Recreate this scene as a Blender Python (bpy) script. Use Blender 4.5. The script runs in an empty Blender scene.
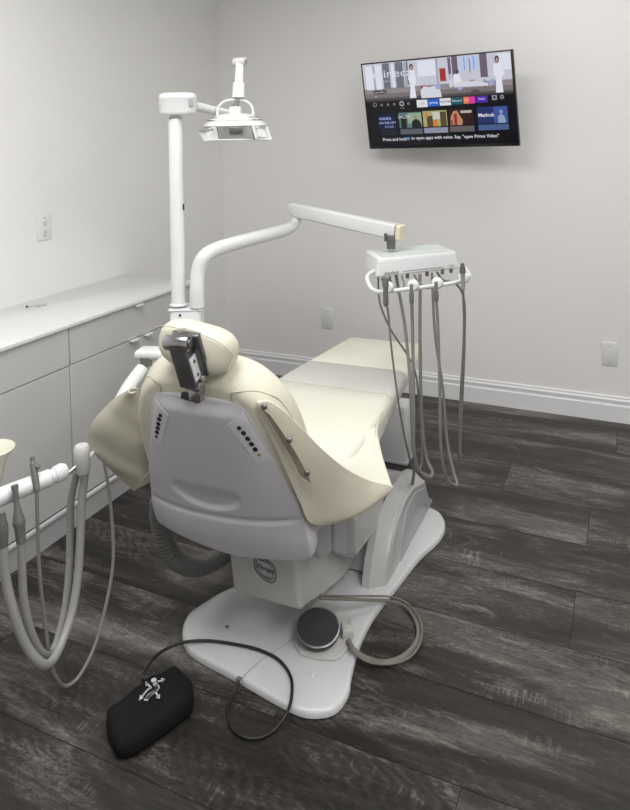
import bpy, bmesh, math, random
from mathutils import Vector, Matrix, noise
random.seed(7)
scene = bpy.context.scene
COL = scene.collection
V = Vector
PI = math.pi

# ------------------------------------------------------------------ materials
def new_mat(name):
    m = bpy.data.materials.new(name); m.use_nodes = True
    nt = m.node_tree
    return m, nt, nt.nodes['Principled BSDF']

def mat(name, col, rough=.5, metal=0.0, bump=0.0, bscale=200.0, var=0.0, vscale=6.0, coat=0.0, spec=.5, emit=None):
    m, nt, b = new_mat(name)
    N, L = nt.nodes, nt.links
    b.inputs['Base Color'].default_value = (*col, 1)
    b.inputs['Roughness'].default_value = rough
    b.inputs['Metallic'].default_value = metal
    b.inputs['Coat Weight'].default_value = coat
    b.inputs['Specular IOR Level'].default_value = spec
    if emit is not None:
        b.inputs['Emission Color'].default_value = (*col, 1)
        b.inputs['Emission Strength'].default_value = emit
    tc = N.new('ShaderNodeTexCoord')
    if var > 0:
        n = N.new('ShaderNodeTexNoise'); n.inputs['Scale'].default_value = vscale; n.inputs['Detail'].default_value = 5
        L.new(tc.outputs['Object'], n.inputs['Vector'])
        r = N.new('ShaderNodeValToRGB')
        r.color_ramp.elements[0].position = .3; r.color_ramp.elements[1].position = .7
        r.color_ramp.elements[0].color = (*[c * (1 - var) for c in col], 1)
        r.color_ramp.elements[1].color = (*[min(1, c * (1 + var * .5)) for c in col], 1)
        L.new(n.outputs['Fac'], r.inputs['Fac']); L.new(r.outputs['Color'], b.inputs['Base Color'])
    if bump > 0:
        n2 = N.new('ShaderNodeTexNoise'); n2.inputs['Scale'].default_value = bscale; n2.inputs['Detail'].default_value = 3
        L.new(tc.outputs['Object'], n2.inputs['Vector'])
        bp = N.new('ShaderNodeBump'); bp.inputs['Strength'].default_value = bump; bp.inputs['Distance'].default_value = .002
        L.new(n2.outputs['Fac'], bp.inputs['Height']); L.new(bp.outputs['Normal'], b.inputs['Normal'])
    return m

M = {}
M['wall'] = mat('wall_paint', (.83, .82, .815), .7, bump=.25, bscale=90, var=.015, vscale=2)
M['wall_left'] = mat('wall_paint_left', (.82, .815, .80), .7, bump=.25, bscale=90, var=.015, vscale=2)
M['ceil'] = mat('ceiling_paint', (.8, .8, .79), .8)
M['trim'] = mat('baseboard_paint', (.82, .82, .84), .35)
M['cab'] = mat('cabinet_laminate', (.58, .58, .57), .35, var=.02)
M['cabdark'] = mat('cabinet_gap', (.05, .05, .05), .7)
M['plinth'] = mat('plinth_grey', (.48, .48, .49), .4, var=.04)
M['top'] = mat('countertop_white', (.74, .76, .76), .22, var=.01)
M['white'] = mat('powder_coat_white', (.70, .71, .72), .28, coat=.2)
M['white2'] = mat('plastic_white', (.74, .75, .76), .35)
M['offw'] = mat('aged_white_plastic', (.60, .60, .58), .4, var=.03)
M['shell'] = mat('grey_shell_plastic', (.62, .61, .655), .3, var=.05, vscale=5, coat=.25, bump=.15, bscale=350)
M['panel'] = mat('touchpad_grey', (.68, .67, .715), .28)
M['ped'] = mat('pedestal_paint', (.50, .50, .485), .33, var=.05, vscale=4, coat=.15)
M['ped2'] = mat('pedestal_side_grey', (.42, .42, .445), .35, var=.05, vscale=4)
M['baseplate'] = mat('base_plate_paint', (.64, .65, .665), .3, var=.05, vscale=6, coat=.3)
M['vinyl'] = mat('cream_vinyl', (.66, .635, .52), .42, bump=.25, bscale=500, var=.03, vscale=5)
M['vinyl_lt'] = mat('cream_vinyl_light', (.76, .755, .645), .36, bump=.2, bscale=500, var=.03, vscale=5)
M['vinyl_grey'] = mat('cream_vinyl_worn', (.60, .60, .555), .42, bump=.2, bscale=500, var=.04, vscale=4)
M['vinyl_tan'] = mat('tan_vinyl_back', (.53, .505, .41), .45, bump=.25, bscale=400, var=.08, vscale=5)
M['stain'] = mat('worn_fabric_patch', (.44, .385, .30), .6, var=.25, vscale=20)
M['chrome'] = mat('brushed_chrome', (.45, .45, .46), .22, metal=1, var=.2, vscale=40)
M['darkmetal'] = mat('dark_cast_metal', (.17, .17, .175), .38, metal=.7, var=.2, vscale=30)
M['steel'] = mat('steel', (.42, .42, .42), .3, metal=.9)
M['black'] = mat('black_plastic', (.012, .012, .014), .35)
M['cloth'] = mat('black_cloth', (.008, .008, .010), .85, bump=.5, bscale=260, spec=.2)
M['logo'] = mat('printed_logo_grey', (.55, .57, .60), .6)
M['cord'] = mat('black_cord', (.014, .014, .014), .45)
M['hose'] = mat('grey_silicone_hose', (.23, .225, .21), .4, var=.08, vscale=12)
M['hosel'] = mat('light_grey_hose', (.31, .31, .295), .4, var=.06, vscale=12)
M['hosed'] = mat('dark_grey_hose', (.17, .165, .155), .45, var=.1, vscale=12)
M['cable'] = mat('tan_rubber_cable', (.19, .18, .15), .45, var=.08, vscale=12)
M['grip'] = mat('grey_grip', (.14, .14, .135), .4, var=.1, vscale=30)
M['disc'] = mat('pedal_rubber', (.045, .047, .055), .4)
M['pad'] = mat('tray_mat_grey', (.60, .64, .62), .45)
M['yell'] = mat('yellowed_end_cap', (.70, .66, .48), .4)
M['ink'] = mat('printed_ink', (.10, .10, .12), .5)
M['greenb'] = mat('yellow_green_button', (.35, .33, .03), .4)
M['glassy'] = mat('clear_shield_plastic', (.62, .64, .63), .15)
M['reflector'] = mat('reflector_grey', (.30, .295, .28), .35, metal=.4, var=.15, vscale=30)
M['tvblack'] = mat('tv_bezel', (.01, .01, .012), .3)
M['slot'] = mat('outlet_slot', (.08, .08, .08), .5)
M['screw'] = mat('screw_grey', (.25, .25, .25), .4, metal=.8)
M['rib'] = mat('ribbed_hose_grey', (.15, .15, .145), .45)

def floor_mat():
    m, nt, b = new_mat('weathered_grey_plank_floor'); N, L = nt.nodes, nt.links
    tc = N.new('ShaderNodeTexCoord')
    at = N.new('ShaderNodeAttribute'); at.attribute_name = 'plank'; at.attribute_type = 'GEOMETRY'
    sep = N.new('ShaderNodeSeparateColor'); L.new(at.outputs['Color'], sep.inputs[0])
    # per-plank shift of the grain coordinates
    mul = N.new('ShaderNodeVectorMath'); mul.operation = 'SCALE'; mul.inputs['Scale'].default_value = 37.0
    L.new(at.outputs['Color'], mul.inputs[0])
    add = N.new('ShaderNodeVectorMath'); add.operation = 'ADD'
    L.new(tc.outputs['Object'], add.inputs[0]); L.new(mul.outputs[0], add.inputs[1])
    def mapped(sx, sy, rot=0):
        mp = N.new('ShaderNodeMapping'); mp.inputs['Scale'].default_value = (sx, sy, 1); mp.inputs['Rotation'].default_value = (0, 0, rot)
        L.new(add.outputs[0], mp.inputs['Vector']); return mp.outputs['Vector']
    def nz(vec, scale, detail, rough=.6, dist=0.0):
        n = N.new('ShaderNodeTexNoise'); n.inputs['Scale'].default_value = scale; n.inputs['Detail'].default_value = detail
        n.inputs['Roughness'].default_value = rough; n.inputs['Distortion'].default_value = dist
        L.new(vec, n.inputs['Vector']); return n.outputs['Fac']
    def ramp(f, p0, p1, c0=0.0, c1=1.0):
        r = N.new('ShaderNodeMapRange'); r.inputs['From Min'].default_value = p0; r.inputs['From Max'].default_value = p1
        r.inputs['To Min'].default_value = c0; r.inputs['To Max'].default_value = c1
        L.new(f, r.inputs['Value']); return r.outputs['Result']
    def mth(op, a, b_):
        x = N.new('ShaderNodeMath'); x.operation = op
        for i, q in enumerate((a, b_)):
            if isinstance(q, (int, float)): x.inputs[i].default_value = q
            else: L.new(q, x.inputs[i])
        return x.outputs[0]
    big = ramp(nz(mapped(.9, 5.5), 1.0, 4, .55, .8), .33, .70)           # broad light and dark bands along the plank
    patch = ramp(nz(mapped(2.0, 7.0), 1.6, 9, .68, 1.4), .47, .68)       # worn whitish patches with ragged edges
    grain = ramp(nz(mapped(7, 62), 1.0, 8, .72, 1.6), .34, .70)          # grain lines
    speck = ramp(nz(mapped(55, 150), 1.0, 5, .75, .4), .38, .66)         # pores
    saw = ramp(nz(mapped(150, 12), 1.0, 4, .65, .3), .50, .62)           # cross saw scratches
    sawm = ramp(nz(mapped(2.6, 8.0), 1.1, 3, .5, .5), .58, .68)
    wv = N.new('ShaderNodeTexWave'); wv.wave_type = 'RINGS'; wv.rings_direction = 'SPHERICAL'
    wv.inputs['Scale'].default_value = 5; wv.inputs['Distortion'].default_value = 9; wv.inputs['Detail'].default_value = 4; wv.inputs['Detail Scale'].default_value = 1.0
    L.new(mapped(1.6, 4.6), wv.inputs['Vector'])
    ringm = ramp(nz(mapped(1.2, 4.0), 1.2, 2, .5, .3), .50, .62)
    knotv = N.new('ShaderNodeTexVoronoi'); knotv.inputs['Scale'].default_value = 1.0
    L.new(mapped(1.5, 3.6), knotv.inputs['Vector'])
    knot = ramp(knotv.outputs['Distance'], .04, .13, 1, 0)
    ring = ramp(wv.outputs['Fac'], .25, .85)
    v = mth('ADD', mth('MULTIPLY', big, .60), .03)
    v = mth('ADD', v, mth('MULTIPLY', mth('MULTIPLY', patch, mth('ADD', mth('MULTIPLY', speck, .6), .4)), .42))
    v = mth('ADD', v, mth('MULTIPLY', mth('SUBTRACT', grain, .5), .22))
    v = mth('ADD', v, mth('MULTIPLY', mth('SUBTRACT', speck, .5), .14))
    v = mth('ADD', v, mth('MULTIPLY', mth('MULTIPLY', mth('SUBTRACT', ring, .4), ringm), .13))
    v = mth('ADD', v, mth('MULTIPLY', mth('MULTIPLY', saw, sawm), .30))
    v = mth('ADD', v, mth('MULTIPLY', mth('SUBTRACT', sep.outputs[1], .5), .14))
    v = mth('SUBTRACT', v, mth('MULTIPLY', knot, .30))
    cr = N.new('ShaderNodeValToRGB'); e = cr.color_ramp.elements
    e[0].position = 0.02; e[0].color = (.016, .0145, .013, 1)
    e[1].position = 1.0; e[1].color = (.33, .318, .30, 1)
    for p, c in ((.28, (.036, .032, .029, 1)), (.52, (.102, .093, .084, 1)), (.78, (.20, .19, .178, 1))):
        q = e.new(p); q.color = c
    L.new(v, cr.inputs['Fac']); L.new(cr.outputs['Color'], b.inputs['Base Color'])
    rr = ramp(v, 0, 1, .36, .55); L.new(rr, b.inputs['Roughness'])
    bp = N.new('ShaderNodeBump'); bp.inputs['Strength'].default_value = .25; bp.inputs['Distance'].default_value = .002
    L.new(v, bp.inputs['Height']); L.new(bp.outputs['Normal'], b.inputs['Normal'])
    b.inputs['Specular IOR Level'].default_value = .35
    return m
M['floor'] = floor_mat()
M['gap'] = mat('plank_gap', (.012, .011, .010), .7)

_em = {}
def emi(col, s=1.0):
    k = (tuple(round(c, 3) for c in col), s)
    col = tuple(c * .62 for c in col)
    if k not in _em: 
        m, nt, b = new_mat('screen_glow')
        b.inputs['Base Color'].default_value = (0, 0, 0, 1); b.inputs['Roughness'].default_value = .12; b.inputs['Specular IOR Level'].default_value = .25
        b.inputs['Emission Color'].default_value = (*col, 1); b.inputs['Emission Strength'].default_value = s
        _em[k] = m
    return _em[k]

# ------------------------------------------------------------------ object helpers
def link(name, me, parent=None):
    o = bpy.data.objects.new(name, me); COL.objects.link(o)
    if parent is not None: o.parent = parent
    return o

def thing(name, label, cat, loc=(0, 0, 0), group=None):
    o = bpy.data.objects.new(name, None); COL.objects.link(o)
    o.location = loc; o.empty_display_size = .05
    o['label'] = label; o['category'] = cat
    if group: o['group'] = group
    return o

def world_of(o):
    p = V((0, 0, 0))
    while o is not None: p += V(o.location); o = o.parent
    return p

def obj(name, bm, m, parent=None, smooth=38, recalc=True):
    """World-coordinate bmesh -> one mesh object (its geometry shifted by the parent's position)."""
    if parent is not None:
        off = world_of(parent)
        if off.length: bmesh.ops.translate(bm, verts=bm.verts, vec=-off)
    bmesh.ops.remove_doubles(bm, verts=bm.verts, dist=1e-6)
    if recalc: bmesh.ops.recalc_face_normals(bm, faces=bm.faces)
    me = bpy.data.meshes.new(name); bm.to_mesh(me); bm.free()
    ms = m if isinstance(m, (list, tuple)) else [m]
    for x in ms: me.materials.append(x)
    if smooth:
        for p in me.polygons: p.use_smooth = True
        me.set_sharp_from_angle(angle=math.radians(smooth))
    return link(name, me, parent)

def tag(o, label, cat, group=None):
    o['label'] = label; o['category'] = cat
    if group: o['group'] = group
    return o

def struct(name, bm, m, parent=None, smooth=38):
    o = obj(name, bm, m, parent, smooth)
    if parent is None: o['kind'] = 'structure'
    return o

def BM(): return bmesh.new()

def box(bm, c, s, R=None, bev=0.0, seg=2):
    mat4 = Matrix.Translation(V(c)) @ ((R.to_4x4() if R is not None else Matrix.Identity(4))) @ Matrix.Diagonal((*s, 1))
    r = bmesh.ops.create_cube(bm, size=1, matrix=mat4)
    if bev > 0:
        es = list({e for v in r['verts'] for e in v.link_edges})
        bmesh.ops.bevel(bm, geom=es, offset=bev, segments=seg, profile=.5, affect='EDGES')
    return bm

def cyl(bm, p0, p1, r0, r1=None, n=24, bev=0.0, caps=True):
    p0, p1 = V(p0), V(p1); d = p1 - p0; r1 = r0 if r1 is None else r1
    q = d.to_track_quat('Z', 'Y').to_matrix().to_4x4()
    r = bmesh.ops.create_cone(bm, cap_ends=caps, segments=n, radius1=r0, radius2=r1, depth=d.length, matrix=Matrix.Translation((p0 + p1) / 2) @ q)
    if bev > 0:
        es = [e for e in {e for v in r['verts'] for e in v.link_edges} if any(len(f.verts) > 4 for f in e.link_faces)]
        bmesh.ops.bevel(bm, geom=es, offset=bev, segments=2, profile=.5, affect='EDGES')
    return bm

def smooth_path(pts, k=8):
    pts = [V(p) for p in pts]
    if len(pts) < 3 or k <= 1: return pts
    P = [pts[0] * 2 - pts[1]] + pts + [pts[-1] * 2 - pts[-2]]
    out = []
    for i in range(1, len(P) - 2):
        a, b, c, d = P[i - 1], P[i], P[i + 1], P[i + 2]
        # centripetal-ish Catmull-Rom
        for j in range(k):
            t = j / k
            out.append(.5 * ((2 * b) + (c - a) * t + (2 * a - 5 * b + 4 * c - d) * t * t + (3 * b - a - 3 * c + d) * t ** 3))
    out.append(pts[-1]); return out

def tube(bm, pts, r, n=12, k=8, flat=1.0, up=None):
    P = smooth_path(pts, k); m = len(P)
    rad = (lambda t: r) if not isinstance(r, (list, tuple)) else (lambda t: r[min(int(t * (len(r) - 1)), len(r) - 2)] * (1 - (t * (len(r) - 1)) % 1 if t < 1 else 0) + r[min(int(t * (len(r) - 1)) + 1, len(r) - 1)] * ((t * (len(r) - 1)) % 1 if t < 1 else 1))
    rings = []
    T0 = (P[1] - P[0]).normalized()
    nrm = V(up) if up is not None else (V((0, 0, 1)) if abs(T0.z) < .9 else V((1, 0, 0)))
    nrm = (nrm - T0 * nrm.dot(T0)).normalized()
    for i in range(m):
        T = (P[min(i + 1, m - 1)] - P[max(i - 1, 0)])
        if T.length < 1e-9: T = T0
        T.normalize()
        nrm = nrm - T * nrm.dot(T)
        if nrm.length < 1e-6: nrm = T.orthogonal()
        nrm.normalize(); bn = T.cross(nrm); T0 = T
        rr = rad(i / (m - 1))
        rings.append([bm.verts.new(P[i] + nrm * (math.cos(a) * rr * flat) + bn * (math.sin(a) * rr)) for a in [2 * PI * j / n for j in range(n)]])
    for i in range(m - 1):
        for j in range(n):
            bm.faces.new((rings[i][j], rings[i][(j + 1) % n], rings[i + 1][(j + 1) % n], rings[i + 1][j]))
    bm.faces.new(rings[0][::-1]); bm.faces.new(rings[-1])
    return bm

def loft(bm, rings, cap=True, closed=True):
    R = [[bm.verts.new(V(p)) for p in ring] for ring in rings]; n = len(R[0])
    for a, b in zip(R, R[1:]):
        for j in range(n if closed else n - 1):
            bm.faces.new((a[j], a[(j + 1) % n], b[(j + 1) % n], b[j]))
    if cap: bm.faces.new(R[0][::-1]); bm.faces.new(R[-1])
    return bm

def lathe(bm, prof, c, axis=(0, 0, 1), n=32):
    """prof: list of (radius, height) along axis from c."""
    ax = V(axis).normalized(); u = ax.orthogonal().normalized(); w = ax.cross(u); c = V(c)
    rings = [[c + ax * h + (u * math.cos(2 * PI * j / n) + w * math.sin(2 * PI * j / n)) * max(r, 1e-5) for j in range(n)] for r, h in prof]
    return loft(bm, rings)

def prism(bm, pts, vec, bev=0.0, seg=3):
    a = [bm.verts.new(V(p)) for p in pts]; b = [bm.verts.new(V(p) + V(vec)) for p in pts]; n = len(a)
    fs = [bm.faces.new(a[::-1]), bm.faces.new(b)]
    for i in range(n): fs.append(bm.faces.new((a[i], a[(i + 1) % n], b[(i + 1) % n], b[i])))
    if bev > 0:
        es = list({e for f in fs for e in f.edges})
        bmesh.ops.bevel(bm, geom=es, offset=bev, segments=seg, profile=.5, affect='EDGES')
    return bm

def rrect(w, h, r, n=5):
    """rounded rectangle outline, centred, (x, y) pairs"""
    out = []
    for cx, cy, a0 in ((w / 2 - r, h / 2 - r, 0), (-w / 2 + r, h / 2 - r, 90), (-w / 2 + r, -h / 2 + r, 180), (w / 2 - r, -h / 2 + r, 270)):
        for i in range(n + 1):
            a = math.radians(a0 + 90 * i / n); out.append((cx + r * math.cos(a), cy + r * math.sin(a)))
    return out

def sheet(bm, grid, th=.006, sub=1):
    """grid[i][j] of points -> thickened sheet"""
    g = [[V(p) for p in row] for row in grid]
    # resample rows and columns smoothly
    if sub > 1:
        g = [smooth_path(row, sub) for row in g]
        cols = list(zip(*g)); cols = [smooth_path(c, sub) for c in cols]
        g = [list(r) for r in zip(*cols)]
    n, m = len(g), len(g[0])
    N = [[None] * m for _ in range(n)]
    for i in range(n):
        for j in range(m):
            du = g[min(i + 1, n - 1)][j] - g[max(i - 1, 0)][j]; dv = g[i][min(j + 1, m - 1)] - g[i][max(j - 1, 0)]
            c = du.cross(dv); N[i][j] = c.normalized() if c.length > 1e-12 else V((0, 0, 1))
    A = [[bm.verts.new(g[i][j]) for j in range(m)] for i in range(n)]
    B = [[bm.verts.new(g[i][j] + N[i][j] * th) for j in range(m)] for i in range(n)]
    for i in range(n - 1):
        for j in range(m - 1):
            bm.faces.new((A[i][j], A[i][j + 1], A[i + 1][j + 1], A[i + 1][j]))
            bm.faces.new((B[i][j], B[i + 1][j], B[i + 1][j + 1], B[i][j + 1]))
    for i in range(n - 1):
        bm.faces.new((A[i][0], A[i + 1][0], B[i + 1][0], B[i][0])); bm.faces.new((A[i][-1], B[i][-1], B[i + 1][-1], A[i + 1][-1]))
    for j in range(m - 1):
        bm.faces.new((A[0][j], B[0][j], B[0][j + 1], A[0][j + 1])); bm.faces.new((A[-1][j], A[-1][j + 1], B[-1][j + 1], B[-1][j]))
    return bm

def interp(tab, x):
    if x <= tab[0][0]: return tab[0][1]
    for (a, fa), (b, fb) in zip(tab, tab[1:]):
        if x <= b: return fa + (fb - fa) * (x - a) / (b - a)
    return tab[-1][1]

def text_mesh(name, s, size, m, parent, Mx, align='CENTER', bold=0.0, shear=0.0, th=.0004, sx=1.0):
    """text laid out in its own XY plane, then carried by matrix Mx (world)"""
    cu = bpy.data.curves.new(name, 'FONT'); cu.body = s; cu.size = size; cu.align_x = align; cu.align_y = 'CENTER'
    cu.offset = bold; cu.shear = shear; cu.extrude = th; cu.resolution_u = 2
    o = bpy.data.objects.new(name, cu); COL.objects.link(o)
    bpy.context.view_layer.update()
    me = bpy.data.meshes.new_from_object(o.evaluated_get(bpy.context.evaluated_depsgraph_get()))
    bpy.data.objects.remove(o); bpy.data.curves.remove(cu)
    me.transform(Mx @ Matrix.Diagonal((sx, 1, 1, 1)))
    if parent is not None: me.transform(Matrix.Translation(-world_of(parent)))
    me.materials.clear(); me.materials.append(m)
    return link(name, me, parent)

# ------------------------------------------------------------------ the room
XL, YB, ZC = -2.434, 3.82, 2.72
XR, YF = 1.9, -1.6
def floor_build():
    bm = BM(); col = bm.loops.layers.color.new('plank')
    W = .2728; y0 = 1.2585 - 11 * W; rowi = 0; L_ = 1.37
    known = {11: -.375 + 0.0, 10: -1.385, 12: -.04, 13: -.885, 14: -.182, 15: .36, 16: -.168, 17: -.513, 18: -1.05, 19: -.2}
    known = {10: -.62, 11: -.374, 12: .51, 14: -.182, 13: .31, 16: -.165, 15: .62, 17: -.51, 18: .45, 19: -.08, 20: .5}
    y = y0; rng = random.Random(3)
    while y < YB:
        y1 = min(y + W, YB)
        j = known.get(rowi, rng.uniform(0, L_))
        x = j - math.ceil((j - XL) / L_) * L_
        while x < XR:
            a, b = max(x, XL), min(x + L_, XR)
            if b - a > .01 and y1 - max(y, YF) > .005 and y1 > YF:
                g = .0011; ya = max(y, YF)
                vs = [bm.verts.new(p) for p in ((a + g, ya + g, 0), (b - g, ya + g, 0), (b - g, y1 - g, 0), (a + g, y1 - g, 0))]
                f = bm.faces.new(vs); c = (rng.random(), rng.random(), rng.random(), 1)
                for lp in f.loops: lp[col] = c
            x += L_
        y = y1 if y1 < YB else YB + 1; rowi += 1
    # the dark gaps between the boards
    f = bm.faces.new([bm.verts.new(p) for p in ((XL, YF, -.0015), (XR, YF, -.0015), (XR, YB, -.0015), (XL, YB, -.0015))])
    f.material_index = 1
    for lp in f.loops: lp[col] = (0, 0, 0, 1)
    me_o = struct('floor', bm, [M['floor'], M['gap']], smooth=0)
    return me_o
floor_build()
T = .1
struct('wall_back', box(BM(), ((XL + XR) / 2, YB + T / 2, ZC / 2), (XR - XL + 2 * T, T, ZC)), M['wall'], smooth=0)
struct('wall_left', box(BM(), (XL - T / 2, (YB + YF) / 2, ZC / 2), (T, YB - YF, ZC)), M['wall_left'], smooth=0)
struct('wall_right', box(BM(), (XR + T / 2, (YB + YF) / 2, ZC / 2), (T, YB - YF, ZC)), M['wall'], smooth=0)
struct('wall_front', box(BM(), ((XL + XR) / 2, YF - T / 2, ZC / 2), (XR - XL + 2 * T, T, ZC)), M['wall'], smooth=0)
struct('ceiling', box(BM(), ((XL + XR) / 2, (YB + YF) / 2, ZC + T / 2), (XR - XL + 2 * T, YB - YF + 2 * T, T)), M['ceil'], smooth=0)

BBP = [(0, 0), (.017, 0), (.017, .084), (.012, .090), (.012, .103), (.015, .105), (.015, .113), (.009, .119), (.009, .128), (.006, .131), (0, .131)]   # depth, height
struct('baseboard_back', prism(BM(), [(XL, YB - d, z) for d, z in BBP], (XR - XL, 0, 0)), M['trim'], smooth=20)
struct('baseboard_left', prism(BM(), [(XL + d, 2.845, z) for d, z in BBP], (0, YB - 2.845 - .017, 0)), M['trim'], smooth=20)

# ------------------------------------------------------------------ cabinets
XF = -1.985
def cabinet(y0, y1, label, doors, xf=XF):
    t = thing('base_cabinet', label, 'cabinet', ((XL + xf) / 2, (y0 + y1) / 2, 0), 'white base cabinets along the left wall')
    obj('carcass', box(BM(), ((XL + .002 + xf - .02) / 2, (y0 + y1) / 2, .442), (xf - .02 - XL - .002, y1 - y0 - .002, .684)), M['cab'], t, smooth=0)
    g = .0018; th = .018
    dz0, dz1, sp = .108, .782, .637
    d = obj('drawer', box(BM(), (xf - th / 2, (y0 + y1) / 2, (sp + g + dz1) / 2), (th, y1 - y0 - 2 * g, dz1 - sp - g), bev=.0012, seg=1), M['cab'], t)
    def tabpull(par, yc, zt):
        bm = BM()
        box(bm, (xf + .009, yc, zt + .001), (.022, .052, .0025), bev=.001, seg=1)
        box(bm, (xf + .0185, yc, zt - .002), (.0025, .052, .007), bev=.001, seg=1)
        obj('handle', bm, M['white2'], par)
    tabpull(d, (y0 + y1) / 2, dz1 - .002)
    if doors == 2: spans = [(y0, (y0 + y1) / 2), ((y0 + y1) / 2, y1)]
    else: spans = [(y0, y1)]
    for i, (a, b) in enumerate(spans):
        dd = obj('door', box(BM(), (xf - th / 2, (a + b) / 2, (dz0 + sp - g) / 2), (th, b - a - 2 * g, sp - g - dz0), bev=.0012, seg=1), M['cab'], t)
        tabpull(dd, b - .036 if (i == 0 and doors == 2) else a + .060, sp - g - .001)
    obj('plinth', box(BM(), ((XL + .002 + xf - .002) / 2, (y0 + y1) / 2, .05), (xf - .002 - XL - .002, y1 - y0 - .002, .10)), M['plinth'], t, smooth=0)
    obj('plinth_strip', box(BM(), (xf + .001, (y0 + y1) / 2, .093), (.008, y1 - y0 - .002, .016), bev=.002), M['white2'], t)
    return t
cabinet(1.992, 2.80, 'white base cabinet behind the dental chair, with one wide drawer over two doors', 2)
cabinet(1.184, 1.990, 'white base cabinet at the left edge of the photo, beside the suction hoses', 1)
tag(obj('countertop', box(BM(), ((XL + .001 - 1.974) / 2, (2.835 + 1.18) / 2, .7935), (-1.974 - XL - .001, 2.835 - 1.18, .015), bev=.002), M['top']),
    'long white countertop running along the left wall over the base cabinets', 'countertop')

# small chrome instrument on the countertop
t = thing('bib_clip', 'small silver bib clip chain lying on the white countertop', 'clip', (-2.33, 2.16, .801))
bm = BM(); tube(bm, [(-2.347, 2.128, .806), (-2.340, 2.142, .804), (-2.335, 2.155, .808), (-2.325, 2.175, .812), (-2.315, 2.192, .812)], .0022, n=8); obj('wire', bm, M['steel'], t)
bm = BM(); bmesh.ops.create_icosphere(bm, subdivisions=2, radius=.005, matrix=Matrix.Translation((-2.350, 2.122, .806))); obj('knob', bm, M['black'], t)
bm = BM(); tube(bm, [(-2.330, 2.150, .8035), (-2.318, 2.145, .8035), (-2.314, 2.158, .8035), (-2.326, 2.163, .8035)], .0018, n=8); obj('clip', bm, M['steel'], t)
bm = BM(); tube(bm, [(-2.318, 2.172, .8035), (-2.306, 2.168, .8035), (-2.302, 2.182, .8035), (-2.314, 2.188, .8035)], .0018, n=8); obj('clip', bm, M['steel'], t)

# ------------------------------------------------------------------ wall plates
def plate(name, label, c, n, w=.075, h=.12, duplex=False):
    """wall plate centred on c with outward normal n"""
    n = V(n); up = V((0, 0, 1)); u = up.cross(n).normalized()
    t = thing(name, label, 'outlet' if duplex else 'wall plate', c)
    R = Matrix((u, n, up)).transposed()
    c = V(c)
    obj('cover_plate', box(BM(), c + n * .003, (w, .006, h), R=R, bev=.0022), M['white2'], t)
    if duplex:
        for s in (1, -1):
            cc = c + n * .0065 + up * (s * .0195)
            r = obj('receptacle', lathe(BM(), [(.0165, -.001), (.0165, .0014), (.0155, .002), (0, .002)], cc, n, 24), M['white2'], t)
            bm = BM()
            box(bm, cc + u * .0062 + up * .003 + n * .0022, (.0022, .001, .008), R=R); box(bm, cc - u * .0062 + up * .003 + n * .0022, (.0022, .001, .0095), R=R)
            cyl(bm, cc - up * .0075 + n * .0012, cc - up * .0075 + n * .0028, .0027, n=12)
            obj('slots', bm, M['slot'], r)
        hs = (0,)
    hs = (.0415, -.0415)
    for s in hs:
        obj('screw', cyl(BM(), c + n * .005 + up * s, c + n * .0072 + up * s, .003, n=14), M['screw'], t)
    return t
plate('wall_outlet', 'white duplex power outlet on the left wall above the countertop', (XL, 2.306, 1.12), (1, 0, 0), w=.084, h=.117, duplex=True)
plate('blank_wall_plate', 'white blank wall plate behind the dental chair, under the balance arm', (-1.703, YB, .388), (0, -1, 0), h=.122)
plate('blank_wall_plate', 'white blank wall plate at the right edge of the photo, just above the baseboard', (-.113, YB, .347), (0, -1, 0), w=.073, h=.12)

# ------------------------------------------------------------------ television
TVC = V((-.934, 3.571, 1.668)); TW, TH = .85, .485
RT = Matrix.Rotation(-.131, 3, 'Z') @ Matrix.Rotation(.167, 3, 'X') @ Matrix.Rotation(-.008, 3, 'Y')
def tvp(s, t, d=0.0):
    """s 0..1 left-right, t 0..1 top-bottom, d metres in front of the glass"""
    return TVC + RT @ V(((s - .5) * TW, -d, (.5 - t) * TH))
t = thing('television', 'flat screen television on the back wall showing a streaming menu', 'television', (TVC.x, YB, TVC.z))
obj('housing', box(BM(), TVC + RT @ V((0, .012, 0)), (TW, .022, TH), R=RT, bev=.003), M['tvblack'], t)
obj('rear_housing', box(BM(), TVC + RT @ V((0, .037, -.06)), (TW * .72, .032, TH * .62), R=RT, bev=.01), M['tvblack'], t)
bm = BM()
box(bm, (TVC.x + .01, YB - .006, TVC.z - .03), (.20, .012, .16), bev=.003)
box(bm, (TVC.x + .01, (YB - .01 + TVC.y + .05) / 2, TVC.z - .03), (.07, YB - TVC.y - .06, .06), bev=.004)
obj('wall_mount', bm, M['tvblack'], t)
scr = BM()
scr_v = [tvp(.008, .012, .0005), tvp(.992, .012, .0005), tvp(.992, .965, .0005), tvp(.008, .965, .0005)]
scr.faces.new([scr.verts.new(p) for p in scr_v])
screen = obj('screen', scr, emi((.004, .004, .007), 1.0), t, smooth=0)
def quad(bm, s0, s1, t0, t1, d):
    bm.faces.new([bm.verts.new(tvp(a, b, d)) for a, b in ((s0, t0), (s1, t0), (s1, t1), (s0, t1))])
def picture(name, parts, d0=.0010):
    """one picture on the screen: list of (colour, [polygons or rects])"""
    bm = BM(); ms = []
    for i, (c, shapes) in enumerate(parts):
        ms.append(emi(c, 1.0))
        for sh in shapes:
            d = d0 + i * .00008
            if len(sh) == 4 and not isinstance(sh[0], tuple):
                f0 = len(bm.faces); quad(bm, *sh, d); bm.faces.ensure_lookup_table(); bm.faces[-1].material_index = i
            else:
                f = bm.faces.new([bm.verts.new(tvp(a, b, d)) for a, b in sh]); f.material_index = i
    return obj(name, bm, ms, screen, smooth=0, recalc=False)
def ell(cx, cy, rx, ry, n=14): return [(cx + rx * math.cos(2 * PI * k / n), cy + ry * math.sin(2 * PI * k / n)) for k in range(n)]
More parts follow.
